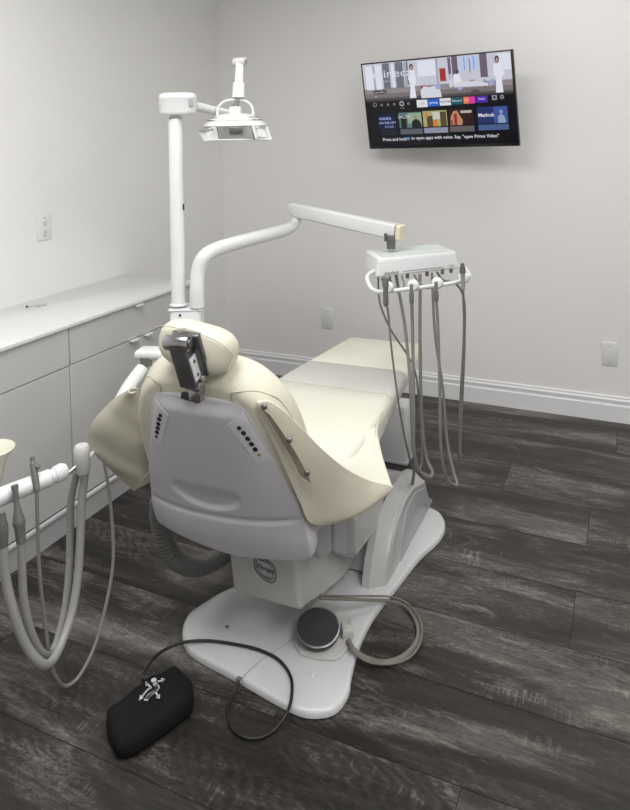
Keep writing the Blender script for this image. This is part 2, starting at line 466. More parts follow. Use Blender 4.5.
picture('show_picture', [
    ((.62, .62, .72), [(.012, .988, .015, .30)]),
    ((.30, .27, .28), [(.012, .988, .30, .36)]),
    ((.20, .175, .18), [(.012, .988, .36, .41)]),
    ((.09, .08, .085), [(.012, .988, .41, .435)]),
    ((.035, .03, .035), [(.012, .988, .435, .455)]),
    ((.80, .82, .92), [(.03, .085, .04, .31), (.10, .145, .03, .31), (.22, .235, .03, .3), (.40, .52, .03, .20), (.90, .985, .03, .2)]),
    ((.17, .18, .22), [(.155, .205, .02, .31), (.245, .30, .02, .31), (.325, .335, .02, .28)]),
    ((.42, .43, .52), [(.305, .325, .03, .3), (.085, .10, .03, .3), (.52, .535, .02, .3), (.60, .61, .05, .25)]),
    ((.16, .12, .19), [(.625, .662, .015, .24), (.80, .845, .015, .26), (.60, .618, .02, .2)]),
    ((.40, .035, .035), [(.543, .582, .13, .27), (.41, .44, .30, .33), (.685, .70, .30, .33)]),
    ((.50, .62, .95), [(.685, .725, .03, .17), (.742, .785, .03, .17), (.655, .675, .16, .20)]),
    ((.10, .10, .13), [(.703, .706, .03, .17), (.762, .765, .03, .17), (.735, .740, .05, .2), (.82, .826, .28, .37)]),
    ((.72, .72, .80), [[(.41, .44), (.405, .36), (.43, .31), (.47, .325), (.50, .31), (.535, .33), (.545, .44)], [(.62, .31), (.64, .285), (.80, .30), (.845, .325), (.84, .35), (.63, .345)], (.60, .62, .27, .34)]),
    ((.36, .42, .70), [ell(.525, .325, .018, .03), [(.845, .30), (.875, .28), (.88, .33), (.85, .36)], ell(.665, .36, .015, .02)]),
    ((.84, .84, .93), [[(.338, .12), (.375, .12), (.385, .25), (.37, .30), (.375, .43), (.33, .43), (.343, .28), (.33, .22)], [(.885, .13), (.93, .13), (.945, .24), (.925, .27), (.93, .43), (.885, .43), (.892, .27), (.876, .24)], [(.63, .21), (.665, .19), (.68, .28), (.63, .30)]]),
    ((.10, .07, .07), [ell(.358, .085, .014, .035), ell(.905, .085, .014, .04), ell(.655, .18, .012, .025), ell(.76, .41, .028, .028)]),
    ((.50, .34, .28), [ell(.359, .093, .008, .02), ell(.905, .092, .008, .022), (.73, .76, .275, .295)]),
])
picture('button_pill', [((.03, .028, .03), [[(.075, .335), (.08, .322), (.165, .322), (.172, .335), (.165, .362), (.08, .362), (.075, .35)]]), ((.6, .6, .65), [(.085, .095, .385, .395)])], .0026)
for x in (.125, .17, .215, .315): picture('menu_icon', [((.35, .35, .38), [ell(x, .49, .008, .014)]), ((.01, .01, .015), [ell(x, .49, .004, .007)])])
picture('menu_icon', [((.35, .35, .38), [ell(.075, .485, .014, .024)]), ((.01, .01, .015), [ell(.075, .485, .010, .018)])])
picture('menu_icon', [((.40, .40, .43), [ell(.268, .487, .017, .03)]), ((.01, .01, .015), [ell(.268, .487, .009, .015)])])
picture('menu_icon', [((.35, .35, .38), [ell(.918, .478, .012, .022)]), ((.01, .01, .015), [ell(.918, .478, .006, .011)])])
picture('menu_icon', [((.35, .35, .38), [(.858, .888, .452, .505)]), ((.01, .01, .015), [(.866, .880, .465, .492)])])
picture('menu_marker', [((.35, .35, .38), [(.255, .285, .535, .54)])])
def tile(name, s0, s1, t0, t1, c, extra=()):
    return picture(name, [(c, [(s0, s1, t0, t1)])] + list(extra))
tile('app_tile', .372, .445, .458, .54, (.80, .80, .80))
tile('app_tile', .449, .522, .455, .537, (.02, .13, .62))
tile('app_tile', .526, .599, .452, .534, (.78, .80, .82))
tile('app_tile', .603, .676, .449, .531, (.01, .10, .13))
tile('app_tile', .680, .753, .446, .528, (.80, .22, .10), [((.75, .05, .35), [(.715, .753, .448, .527)])])
tile('app_tile', .757, .830, .443, .525, (.09, .02, .42))
tile('show_tile', .085, .215, .60, .775, (.006, .010, .045))
tile('show_tile', .238, .395, .59, .765, (.10, .20, .19), [((.30, .42, .30), [(.30, .395, .60, .72)]), ((.01, .012, .015), [[(.325, .765), (.325, .70), (.345, .67), (.365, .67), (.385, .70), (.39, .765)], (.25, .29, .62, .765)]), ((.35, .24, .18), [ell(.354, .645, .010, .022)])])
tile('show_tile', .405, .565, .585, .76, (.42, .40, .16), [((.60, .62, .55), [(.47, .52, .60, .68)]), ((.10, .06, .035), [(.43, .47, .64, .76), (.52, .56, .60, .76)]), ((.65, .22, .03), [(.47, .50, .69, .76), (.42, .44, .60, .66)])])
tile('show_tile', .578, .735, .58, .755, (.030, .010, .010), [((.55, .26, .14), [[(.585, .755), (.59, .66), (.61, .60), (.635, .60), (.65, .66), (.665, .70), (.66, .755)]]), ((.30, .03, .02), [(.61, .63, .63, .755), (.59, .60, .70, .755)]), ((.70, .70, .70), [(.655, .725, .60, .625)])])
tile('show_tile', .760, .945, .572, .75, (.018, .035, .15), [((.05, .10, .35), [(.86, .945, .575, .75)]), ((.30, .38, .55), [[(.885, .75), (.885, .68), (.905, .65), (.925, .68), (.93, .75)], ell(.906, .63, .010, .02)])])
for a, b, c in ((.24, .395, (.10, .12, .15)), (.405, .565, (.28, .30, .40)), (.578, .735, (.14, .12, .12)), (.76, .945, (.07, .12, .28)), (.1, .215, (.012, .014, .03))):
    tile('show_tile', a, b, .785 - .03 * a, .845 - .03 * a, c)
def tvtext(s, sc, tc, size, col=(.85, .85, .9), d=.0030, bold=0.0, sx=1.0, align='CENTER'):
    Mx = Matrix.Translation(tvp(sc, tc, d)) @ (RT @ Matrix.Rotation(PI / 2, 3, 'X')).to_4x4()
    text_mesh('screen_text', s, size, emi(col, 1.0), screen, Mx, align=align, bold=bold, th=0.0, sx=sx)
tvtext('mineca', .222, .142, .062, (.75, .75, .85), bold=.0002, sx=1.35)
tvtext('STREAM  NOW', .19, .225, .013, (.6, .6, .7))
tvtext('Learn More', .122, .343, .014)
tvtext('Press and hold', .108, .892, .0245, (.8, .8, .85), bold=.0003, align='LEFT')
tvtext('to open apps with voice. Say, "open Prime Video"', .312, .884, .0242, (.8, .8, .85), bold=.0003, align='LEFT')
picture('voice_symbol', [((.05, .35, .70), [ell(.291, .888, .010, .018)])], .0028)
tvtext('Matlock', .815, .66, .026, bold=.0004)
tvtext('SALEM', .275, .64, .024, (.75, .75, .7))
tvtext('HANDS', .14, .65, .022, (.4, .5, .9), bold=.0003); tvtext('ON THE CITY', .155, .70, .017, (.45, .55, .9), bold=.0003); tvtext('FLOOR', .165, .745, .017, (.4, .5, .9))
tvtext('prime', .486, .496, .020, (.85, .9, 1)); tvtext('YouTube', .565, .493, .017, (.1, .05, .05), bold=.0003); tvtext('Disney+', .64, .49, .017, (.7, .85, .95))
tvtext('hulu', .795, .484, .020, (.75, .6, 1)); tvtext('tubi', .41, .499, .017, (.25, .1, .3)); tvtext('live', .70, .487, .016, (1, .8, .7))
tvtext('LANDMAN', .69, .612, .012, (.1, .02, .02))

# ------------------------------------------------------------------ the dental chair
AX = math.radians(2.0)
UX = V((math.cos(AX), math.sin(AX), 0)); UY = V((-math.sin(AX), math.cos(AX), 0)); ZZ = V((0, 0, 1))
U0 = V((-1.0, 1.4, 0))
def UP(x, y, z): return U0 + UX * x + UY * y + ZZ * z          # frame of the upholstery
SLOPE = .184 / .51
SN = V((0, 1, SLOPE)); SN = (UY * 1 + ZZ * SLOPE).normalized()   # normal of the back, pointing to the patient
def BK(u, z, off=0.0): return UP(u, .02 + SLOPE * (.863 - z), z) + SN * off

chair = thing('dental_chair', 'cream vinyl dental chair with a grey plastic back on a white floor base', 'dental chair', (-.95, 2.1, 0))

# base plate
outl = [(-1.197, 1.928, 0), (-1.235, 1.87, 0), (-1.261, 1.8, 0), (-1.275, 1.742, 0), (-1.257, 1.685, 0), (-1.219, 1.639, 0), (-1.16, 1.609, 0), (-0.994, 1.583, 0), (-0.857, 1.559, 0), (-0.791, 1.554, 0), (-0.742, 1.571, 0), (-0.711, 1.604, 0), (-0.704, 1.663, 0), (-0.719, 1.722, 0), (-0.738, 1.834, 0), (-0.74, 1.968, 0), (-0.717, 2.13, 0), (-0.692, 2.301, 0), (-0.659, 2.423, 0), (-0.654, 2.508, 0), (-0.679, 2.577, 0), (-0.726, 2.618, 0)]
P3 = [V(p) for p in outl]
P3 += [V(p) for p in ((-.84, 2.64, 0), (-1.0, 2.62, 0), (-1.04, 2.50, 0), (-1.05, 2.30, 0), (-1.11, 2.08, 0), (-1.19, 1.98, 0))]
P3c = smooth_path(P3 + [P3[0]], 4)[:-1]
bm = BM()
cen = sum(P3c, V((0, 0, 0))) / len(P3c)
def ringz(z, ins): 
    out = []
    n = len(P3c)
    for i, p in enumerate(P3c):
        tdir = (P3c[(i + 1) % n] - P3c[i - 1]).normalized(); nn = V((-tdir.y, tdir.x, 0))
        if nn.dot(cen - p) < 0 and False: nn = -nn
        out.append(p + nn * ins + ZZ * z)
    return out
area = sum(P3c[i].x * P3c[(i + 1) % len(P3c)].y - P3c[(i + 1) % len(P3c)].x * P3c[i].y for i in range(len(P3c)))
sg = 1 if area > 0 else -1
loft(bm, [ringz(.0, sg * .004), ringz(.004, sg * .0), ringz(.016, sg * .0), ringz(.022, sg * .004), ringz(.025, sg * .012)])
base = obj('base_plate', bm, M['baseplate'], chair)
bm = BM()
ins = [(-0.982, 1.565, 0.025), (-0.983, 1.597, 0.026), (-0.967, 1.659, 0.026), (-0.933, 1.735, 0.026), (-0.915, 1.799, 0.026)]
tube(bm, ins, .0014, n=6); obj('seam', bm, M['ped2'], base)
bm = BM(); bx_ = V((-0.994, 1.578, 0.012)); box(bm, bx_, (.012, .012, .027)); obj('notch', bm, M['hosed'], base)
for c in ((-1.129, 1.733, 0.025), (-0.812, 1.668, 0.025), (-0.773, 2.045, 0.025)):
    obj('bolt', lathe(BM(), [(.006, -.001), (.006, .002), (.004, .003), (0, .003)], c, n=16), M['screw'] if c[0] < -1.0 else M['white2'], base)

# lift body in front of the shell bottom
LB = -.872
prof = [(-0.872, 1.729, 0.141), (-0.872, 1.868, 0.109), (-0.872, 2.024, 0.068)]
prof = [(LB, p[1], p[2]) for p in prof] + [(LB, 2.25, .03), (LB, 2.3, .30), (LB, 2.05, .42), (LB, 1.85, .44), (LB, 1.705, .42), (LB, 1.70, .33)]
bm = BM(); prism(bm, prof, (-.232, 0, 0), bev=.018, seg=4)
lift = obj('lift_body', bm, M['ped'], chair)
# emblem on the lift body
fx, fy = -.985, 1.6905
def fp(x, z, d=0): return V((x, fy + .012 * (1 if False else 0) - d + (.1 if z < .0 else 0), z))
e0 = (-1.015, 1.7, 0.291); e1 = (-0.945, 1.7, 0.212)
ex0, ex1, ez0, ez1 = min(e0[0], e1[0]), max(e0[0], e1[0]), min(e0[2], e1[2]), max(e0[2], e1[2])
def fw_(s, q): # s,q 0..1 in emblem box
    y = 1.7 + (1.7398 - 1.7) * 0
    z = ez0 + (ez1 - ez0) * q
    # face leans: from (1.70,.33) to (near bottom)
    yb = prof[0][1]; zb = prof[0][2]
    yy = 1.70 + (yb - 1.70) * max(0, min(1, (.33 - z) / (.33 - zb)))
    return V((ex0 + (ex1 - ex0) * s, yy - .0012, z))
bm = BM()
lo = [(.06, .96), (.30, .98), (.55, .93), (.85, .81), (.99, .62), (.97, .22), (.77, .01), (.45, .06), (.12, .27), (.01, .55)]
tube(bm, [fw_(*p) for p in lo + [lo[0]]], .0016, n=6, k=5)
lo2 = [(.15, .86), (.32, .88), (.55, .84), (.77, .73), (.88, .58), (.86, .26), (.72, .12), (.48, .16), (.22, .33), (.12, .55)]
tube(bm, [fw_(*p) for p in lo2 + [lo2[0]]], .0009, n=6, k=5)
emb = obj('emblem', bm, M['ink'], lift)
Mx = Matrix.Translation(fw_(.52, .52) + V((0, -.0008, 0))) @ Matrix.Rotation(PI / 2, 4, 'X') @ Matrix.Rotation(math.radians(-8), 4, 'Z')
text_mesh('emblem_text', 'Forest', .021, M['ink'], emb, Mx, shear=.3, bold=.0003)
text_mesh('emblem_text', 'DENTAL', .009, M['ink'], emb, Matrix.Translation(fw_(.5, .82) + V((0, -.0008, 0))) @ Matrix.Rotation(PI / 2, 4, 'X'))
text_mesh('emblem_text', 'CHAIR', .008, M['ink'], emb, Matrix.Translation(fw_(.62, .2) + V((0, -.0008, 0))) @ Matrix.Rotation(PI / 2, 4, 'X'))
bm = BM(); a = V((-0.93, 1.695, 0.32)); cyl(bm, a + V((0, 0, .02)), a - V((0, 0, .012)), .0085, n=14, bev=.002); obj('plug', bm, M['ped2'], lift)

# seat frame / brackets between shell and seat
bm = BM(); prism(bm, [(-0.83, 1.884, 0.35), (-0.83, 1.878, 0.243), (-0.83, 2.028, 0.132), (-0.83, 2.199, 0.155), (-0.83, 2.209, 0.307), (-0.83, 1.97, 0.451)], (-.34, 0, 0), bev=.010); obj('seat_frame', bm, M['ped2'], chair)
bm = BM(); prism(bm, [(-0.8, 1.979, 0.294), (-0.8, 1.98, 0.179), (-0.8, 2.167, 0.168), (-0.8, 2.353, 0.187), (-0.8, 2.293, 0.31), (-0.8, 2.09, 0.342)], (-.10, 0, 0), bev=.007); obj('seat_bracket', bm, M['ped'], chair)
bm = BM(); prism(bm, [(-0.8, 1.659, 0.447), (-0.8, 1.719, 0.317), (-0.8, 1.788, 0.3), (-0.8, 1.788, 0.423)], (-.36, 0, 0), bev=.006); obj('hinge_cover', bm, M['ped2'], chair)

# rear tower
TX = -.745
tp = [(-0.745, 2.09, 0.017), (-0.745, 2.126, 0.096), (-0.745, 2.206, 0.17), (-0.745, 2.311, 0.204), (-0.745, 2.422, 0.201), (-0.745, 2.582, 0.149), (-0.745, 2.634, 0.056), (-0.745, 2.686, -0.059), (-0.745, 2.355, -0.022)]
tp = [(TX, p[1], max(p[2], .022)) for p in tp]
bm = BM()
rA = [V(p) for p in tp]; cA = sum(rA, V()) / len(rA)
def tshift(dx, s, dy=0): return [V((TX + dx, cA.y + (p.y - cA.y) * s + dy, max(.022, cA.z + (p.z - cA.z) * s) if p.z > .03 else p.z)) for p in rA]
nearx = [V((TX - .050, p.y - .03 * (1 if p.y < cA.y else 0), p.z + (.03 if p.z > .1 else 0))) for p in rA]
farx = [V((TX - .075, p.y - .03 * (1 if p.y < cA.y else 0), p.z + (.03 if p.z > .1 else 0))) for p in rA]
loft(bm, [tshift(0, .93), tshift(-.006, .985), tshift(-.016, 1.0), nearx, farx])
tower = obj('pedestal_tower', bm, M['ped'], chair, smooth=30)
bm = BM(); prism(bm, [(-.80, 2.12, .03), (-.80, 2.25, .27), (-.80, 2.30, .30), (-.80, 2.62, .145), (-.80, 2.62, .03)], (-.20, 0, 0), bev=.012); obj('tower_cover', bm, M['ped2'], chair)
bm = BM()
pp = [(-0.742, 2.229, -0.005), (-0.742, 2.258, 0.09), (-0.742, 2.323, 0.17), (-0.742, 2.436, 0.173), (-0.742, 2.556, 0.131), (-0.742, 2.619, 0.004), (-0.742, 2.559, -0.012), (-0.742, 2.335, 0.005)]
prism(bm, pp, (-.01, 0, 0), bev=.003); obj('side_panel', bm, M['ped2'], tower)

# seat cushion and leg rest (one long pad with sewn joints)
def pad_ring(Y, hw, zt, th, r=.03, cx=None, n=6, dz=0):
    y = Y - 1.4; 
    pts = rrect(2 * hw, th, min(r, th * .48), n)
    cx = (Y - 1.9) * .03
    return [UP(px_ + (cx or 0), y, zt - th / 2 + pz + dz - .006 * (abs(px_) / hw) ** 4) for px_, pz in pts]
def pad(name, st, m, r=.028):
    bm = BM(); loft(bm, [pad_ring(*s, r=r) for s in st]); o = obj(name, bm, m, chair, smooth=60); return o
pad('seat_cushion', [(1.60, .19, .545, .05), (1.64, .215, .555, .085), (1.72, .24, .565, .10), (1.85, .262, .574, .105), (1.98, .268, .58, .10), (2.08, .262, .581, .095), (2.2, .25, .581, .085), (2.295, .241, .581, .078), (2.308, .237, .576, .07)], M['vinyl_lt'])
pad('leg_rest_cushion', [(2.312, .236, .576, .07), (2.325, .238, .581, .075), (2.43, .230, .581, .07), (2.545, .218, .581, .066), (2.556, .214, .577, .06)], M['vinyl_grey'])
pad('foot_rest_cushion', [(2.560, .213, .577, .06), (2.572, .215, .581, .064), (2.68, .202, .581, .062), (2.80, .190, .581, .06), (2.905, .180, .580, .06), (2.925, .174, .577, .052), (2.932, .162, .570, .036)], M['vinyl_lt'])
bm = BM(); box(bm, UP(0, 1.05, .49), (.24, .75, .05), R=Matrix.Rotation(AX, 3, 'Z'), bev=.01); obj('leg_rest_frame', bm, M['ped2'], chair)

# backrest cushion
hwc = [(.36, .20), (.42, .235), (.55, .248), (.66, .248), (.76, .236), (.80, .224), (.835, .208), (.868, .182), (.893, .152), (.907, .122), (.915, .085)]
def back_outline(s=1.0, ztop=.915, zbot=.42, n=26):
    zc = (ztop + zbot) / 2
    zs = [zbot + (ztop - zbot) * (1 - (1 - k / n) ** 1.7) for k in range(n + 1)]
    R_ = [(interp(hwc, z), z) for z in zs]
    pts = R_ + [(-u, z) for u, z in reversed(R_)]
    return [(u * (1 - (1 - s) * 1.1), zc + (z - zc) * s) for u, z in pts]
bm = BM()
st = [(.86, .000), (.905, .006), (.935, .018), (.965, .038), (1.0, .075), (.99, .095), (.96, .108), (.90, .115)]
loft(bm, [[BK(u, z, off) for u, z in back_outline(s)] for s, off in st])
backc = obj('backrest_cushion', bm, M['vinyl'], chair, smooth=60)
# sewn seams
def seamline(name, uz, par, m=None, r=.0016):
    bm = BM(); tube(bm, [BK(u, z, off) for u, z, off in uz], r, n=6, k=5); return obj(name, bm, m or M['vinyl_tan'], par)
def cush(sd, z, off):
    sc = interp([(o_, s_) for s_, o_ in st], off); zc = (.915 + .42) / 2
    return (sd * interp(hwc, zc + (z - zc) / sc) * (1 - (1 - sc) * 1.1), z, off)
for s in (1, -1):
    seamline('seam', [(s * .108, .850, .0005), (s * .104, .872, .0), (s * .112, .882, .001), cush(s, .878, .014), cush(s, .870, .03), cush(s, .852, .045), cush(s, .83, .055), cush(s, .77, .06), cush(s, .70, .06), cush(s, .62, .06)], backc)

# grey plastic back shell
hws = [(.385, .11), (.390, .17), (.397, .21), (.405, .230), (.418, .240), (.46, .243), (.50, .240), (.59, .223), (.70, .187), (.76, .167), (.81, .149), (.835, .137), (.847, .124), (.853, .108), (.856, .09)]
def sstep(a, b, x): x = max(0, min(1, (x - a) / (b - a))); return x * x * (3 - 2 * x)
def shell_off(w, z, u):
    """outward (towards the viewer) relief of the shell; w = u / half width"""
    o = .022 * (1 - abs(w) ** 3.0)
    o *= 1 - .75 * sstep(.815, .856, z)
    o += .009 * (1 - sstep(.43, .535, z))                       # thicker lower apron
    crease = .500 + .014 * w + .016 * w * w
    o -= .006 * math.exp(-((z - crease) / .007) ** 2) * (1 - abs(w) ** 6)
    # shallow scooped grip
    ex, ez = (u + .035) / .110, (z - .575) / .055
    d = ex * ex + ez * ez
    o -= .009 * (1 - sstep(.72, 1.0, d)) * (1 - sstep(.555, .60, z))
    return o
def shell_pt(w, z, extra=0.0):
    hw = interp(hws, z); u = w * hw
    return BK(u, z, -(shell_off(w, z, u) + extra))
NU, NZ = 60, 110
bm = BM(); G = []
for k in range(NZ + 1):
    tt = k / NZ; z = .385 + (.856 - .385) * tt
    G.append([(-1 + 2 * j / NU, z) for j in range(NU + 1)])
A = [[bm.verts.new(shell_pt(w, z + .03 * 0)) for w, z in row] for row in G]
for i in range(NZ):
    for j in range(NU): bm.faces.new((A[i][j], A[i][j + 1], A[i + 1][j + 1], A[i + 1][j]))
# rim turned towards the cushion
loop = [(i, 0) for i in range(NZ + 1)] + [(NZ, j) for j in range(1, NU + 1)] + [(i, NU) for i in range(NZ - 1, -1, -1)] + [(0, j) for j in range(NU - 1, 0, -1)]
prev = [A[i][j] for i, j in loop]
for d, inset in ((.006, -.003), (.02, -.004), (.045, .0)):
    cur = []
    for (i, j) in loop:
        w, z = G[i][j]; hw = interp(hws, z); cz = .63
        u = w * hw; L_ = math.hypot(u, z - cz) or 1
        p = BK(u - inset * u / L_, z - inset * (z - cz) / L_, -(shell_off(w, z, u)) + d)
        cur.append(bm.verts.new(p))
    n = len(loop)
    for q in range(n): bm.faces.new((prev[q], prev[(q + 1) % n], cur[(q + 1) % n], cur[q]))
    prev = cur
bm.faces.new(prev)
shell = obj('back_shell', bm, M['shell'], chair, smooth=55)
def on_shell(u, z, e=0.0): return shell_pt(u / interp(hws, z), z, e)
for s in (1, -1):
    pl = [(s * .086, .800), (s * .130, .832), (s * .179, .705), (s * .145, .694)]
    # densify so that the plate follows the shell
    bm = BM(); NN = 10
    def bil(a, b, e):
        p = [V((*q, 0)) for q in pl]
        q = (p[0] * (1 - a) + p[1] * a) * (1 - b) + (p[3] * (1 - a) + p[2] * a) * b
        return on_shell(q.x, q.y, e)
    g0 = [[bm.verts.new(bil(i / NN, j / NN, .0012)) for j in range(NN + 1)] for i in range(NN + 1)]
    g1 = [[bm.verts.new(bil(i / NN, j / NN, -.002)) for j in range(NN + 1)] for i in range(NN + 1)]
    for i in range(NN):
        for j in range(NN):
            bm.faces.new((g0[i][j], g0[i + 1][j], g0[i + 1][j + 1], g0[i][j + 1])); bm.faces.new((g1[i][j], g1[i][j + 1], g1[i + 1][j + 1], g1[i + 1][j]))
        bm.faces.new((g0[i][0], g1[i][0], g1[i + 1][0], g0[i + 1][0])); bm.faces.new((g0[i][NN], g0[i + 1][NN], g1[i + 1][NN], g1[i][NN]))
        bm.faces.new((g0[0][i], g0[0][i + 1], g1[0][i + 1], g1[0][i])); bm.faces.new((g0[NN][i], g1[NN][i], g1[NN][i + 1], g0[NN][i + 1]))
    tpad = obj('touchpad', bm, M['panel'], shell, smooth=20)
    bl = [(.116, .793), (.1245, .779), (.132, .763), (.139, .748), (.146, .733)]
    for q, (u, z) in enumerate(bl):
        c = on_shell(s * u, z, .0012); dirn = -SN
        obj('button', lathe(BM(), [(.0066 if q else .0055, -.001), (.0066 if q else .0055, .0016), (.0055 if q else .0045, .0024), (0, .0024)], c, dirn, 20), M['black'], tpad)
    c = on_shell(s * .1535, .718, .0012)
    obj('button', lathe(BM(), [(.0042, -.001), (.0042, .0018), (0, .002)], c, -SN, 16), M['greenb'] if s > 0 else M['black'], tpad)

# headrest
HC = V((-0.995, 1.42, 0.984)); HR = Matrix.Rotation(AX, 3, 'Z') @ Matrix.Rotation(math.radians(8), 3, 'Y') @ Matrix.Rotation(math.radians(-6), 3, 'X')
bm = BM(); rings = []
W_, H_, D_ = .106, .058, .05
n = 28
for k in range(0, 21):
    a = -1 + 2 * k / 20
    w = math.copysign(abs(math.sin(a * PI / 2)) ** .8, a)
    s = max(0, 1 - abs(w) ** 3.4) ** .42
    s = max(s, .04)
    ring = []
    for j in range(n):
        th = 2 * PI * j / n; c, s_ = math.cos(th), math.sin(th)
        e = .72
        y = math.copysign(abs(c) ** e, c) * D_ * (s * .85 + .15 * (s > .05))
        zz = math.copysign(abs(s_) ** e, s_) * H_ * (s if s < .99 else 1) * (1.0 + .10 * w * (1 if s_ < 0 else 0))
        ring.append(HC + HR @ V((w * W_, y + .012 * w * w, zz)))
    rings.append(ring)
loft(bm, rings)
head = obj('headrest', bm, M['vinyl'], chair, smooth=80)
def hp(x, y, z): return HC + HR @ V((x, y, z))
bm = BM(); tube(bm, [hp(-.112, -.022, .014), hp(-.10, -.038, .032), hp(-.06, -.047, .044), hp(0, -.048, .046), hp(.06, -.044, .042), hp(.095, -.034, .028), hp(.112, -.012, .002), hp(.108, -.02, -.035)], .0013, n=6); obj('seam', bm, M['vinyl_tan'], head)
# adjusting bracket
hb0 = V((-0.984, 1.335, 1.017)); hb1 = V((-0.981, 1.375, 0.905))
ad = (hb1 - hb0); L_ = ad.length; ad.normalize()
rx_ = V((1, .05, 0)); rx_ = (rx_ - ad * rx_.dot(ad)).normalized(); ny_ = ad.cross(rx_).normalized()
if ny_.y > 0: ny_ = -ny_
RB = Matrix((rx_, -ny_, -ad)).transposed()
bm = BM(); box(bm, hb0 + ad * (L_ * .52) , (.046, .032, L_ * .98), R=RB, bev=.004); brk = obj('headrest_bracket', bm, M['darkmetal'], chair)
bm = BM(); cyl(bm, hb0 - rx_ * .037 , hb0 + rx_ * .030, .019, n=28, bev=.003)
box(bm, hb0 + V((.0, .03, .004)), (.058, .05, .032), R=HR, bev=.004); obj('hinge', bm, M['chrome'], brk)
bm = BM(); cyl(bm, hb0 - rx_ * .041, hb0 - rx_ * .035, .012, n=20, bev=.001); obj('hinge_cap', bm, M['darkmetal'], brk)
bm = BM(); cyl(bm, hb0 + rx_ * .030, hb0 + rx_ * .034, .011, n=20, bev=.001); obj('hinge_cap', bm, M['darkmetal'], brk)
bm = BM(); box(bm, hb0 + ad * .045 + rx_ * .032 - ny_ * .020, (.030, .014, .115), R=RB, bev=.003); obj('mounting_plate', bm, M['darkmetal'], brk)
bm = BM(); box(bm, hb0 + ad * (L_ * .58) + rx_ * .0255, (.004, .026, L_ * .55), R=RB, bev=.001); stp = obj('white_plate', bm, M['white2'], brk)
for q in (.42, .74):
    obj('screw', cyl(BM(), hb0 + ad * (L_ * q) + rx_ * .0265, hb0 + ad * (L_ * q) + rx_ * .0295, .0042, n=14), M['screw'], stp)
lb = V((-0.977, 1.385, 0.9))
bm = BM(); box(bm, lb + V((0, 0, .002)), (.046, .032, .026), R=HR, bev=.004); cyl(bm, lb + V((-.03, -.004, .022)), lb + V((.03, -.004, .022)), .010, n=20, bev=.002); box(bm, lb + V((.002, .004, -.02)), (.034, .022, .04), bev=.003); obj('lock_bar', bm, M['chrome'], brk)
bm = BM(); box(bm, on_shell(-.012, .850, .002) + V((0, .004, .006)), (.052, .022, .016), R=HR, bev=.002); obj('slot', bm, M['black'], brk)

# sling arm wings
rim = [(-0.832, 1.435, 0.858), (-0.813, 1.455, 0.856), (-0.785, 1.485, 0.822), (-0.759, 1.53, 0.763), (-0.732, 1.6, 0.682), (-0.71, 1.7, 0.593), (-0.679, 1.79, 0.527), (-0.638, 1.85, 0.492)]
low = [(-0.835, 1.435, 0.845), (-0.825, 1.45, 0.807), (-0.802, 1.475, 0.731), (-0.784, 1.5, 0.653), (-0.77, 1.53, 0.578), (-0.752, 1.56, 0.516), (-0.702, 1.68, 0.479), (-0.64, 1.84, 0.482)]
mid = []
for a_, b_, bu in zip(rim, low, (0, .006, .010, .012, .014, .020, .018, 0)):
    m_ = V(a_) * .5 + V(b_) * .5 + V((.5, -.8, -.3)).normalized() * bu; mid.append(m_)
q1 = [V(a_) * .8 + V(b_) * .2 + V((.5, -.8, -.3)).normalized() * bu for a_, b_, bu in zip(rim, low, (0, .005, .007, .009, .011, .016, .012, 0))]
q3 = [V(a_) * .2 + V(b_) * .8 + V((.5, -.8, -.3)).normalized() * bu for a_, b_, bu in zip(rim, low, (0, .002, .003, .003, .004, .010, .014, 0))]
bm = BM(); sheet(bm, [rim, q1, mid, q3, low], .006, sub=6)
wing = obj('arm_sling', bm, M['vinyl_tan'], chair, smooth=70)
Spt = (-0.744, 2.036, 0.578)
inner = [UP(.16, .10, .80), UP(.18, .15, .74), UP(.19, .21, .66), UP(.19, .28, .60), UP(.18, .35, .566), UP(.19, .43, .566), UP(.22, .51, .570), V(Spt)]
t0_, t1_, t2_ = (-0.729, 2, 0.551), (-0.699, 1.95, 0.521), (-0.638, 1.852, 0.491)
md = []
for k_, (a_, b_) in enumerate(zip(rim, inner)):
    m_ = V(a_) * .5 + V(b_) * .5 - V((0, 0, 1)) * (.004 if 0 < k_ < 7 else 0); md.append(m_)
md[-1] = V(t1_)
md1 = [V(a_) * .25 + V(b_) * .75 - V((0, 0, .003 if 0 < k_ < 7 else 0)) for k_, (a_, b_) in enumerate(zip(rim, inner))]; md1[-1] = V(t0_)
bm = BM(); sheet(bm, [[V(p) + V((0, .002, .002)) for p in rim], md, md1, inner], .005, sub=6)
obj('arm_sling_lining', bm, M['vinyl_lt'], wing, smooth=70)
bm = BM(); tube(bm, rim + [V(t2_)], .0042, n=8); obj('piping', bm, M['vinyl'], wing)
bm = BM(); tube(bm, [t2_, t1_, t0_, Spt, (-0.784, 2.22, 0.561), (-0.795, 2.33, 0.562)], .0036, n=8); obj('piping', bm, M['vinyl'], wing)
# worn patches with screws along the sling's mounting edge
strip = [(-0.817, 1.447, 0.841), (-0.793, 1.462, 0.797), (-0.77, 1.478, 0.75), (-0.752, 1.49, 0.709), (-0.736, 1.505, 0.66)]
bm = BM()
sa = [V(p) + V((-.014, -.008, .006)) for p in strip]; sb = [V(p) + V((.018, -.012, -.004)) for p in strip]
sheet(bm, [sa, sb], .002, sub=4)
obj('worn_strip', bm, M['stain'], wing, smooth=60)
for c in ((-0.811, 1.432, 0.853), (-0.761, 1.462, 0.768), (-0.727, 1.486, 0.683)):
    c = V(c); obj('screw', lathe(BM(), [(.0075, -.003), (.0075, .001), (.004, .004), (0, .004)], c, (.2, -1, .1), 16), M['darkmetal'], wing)

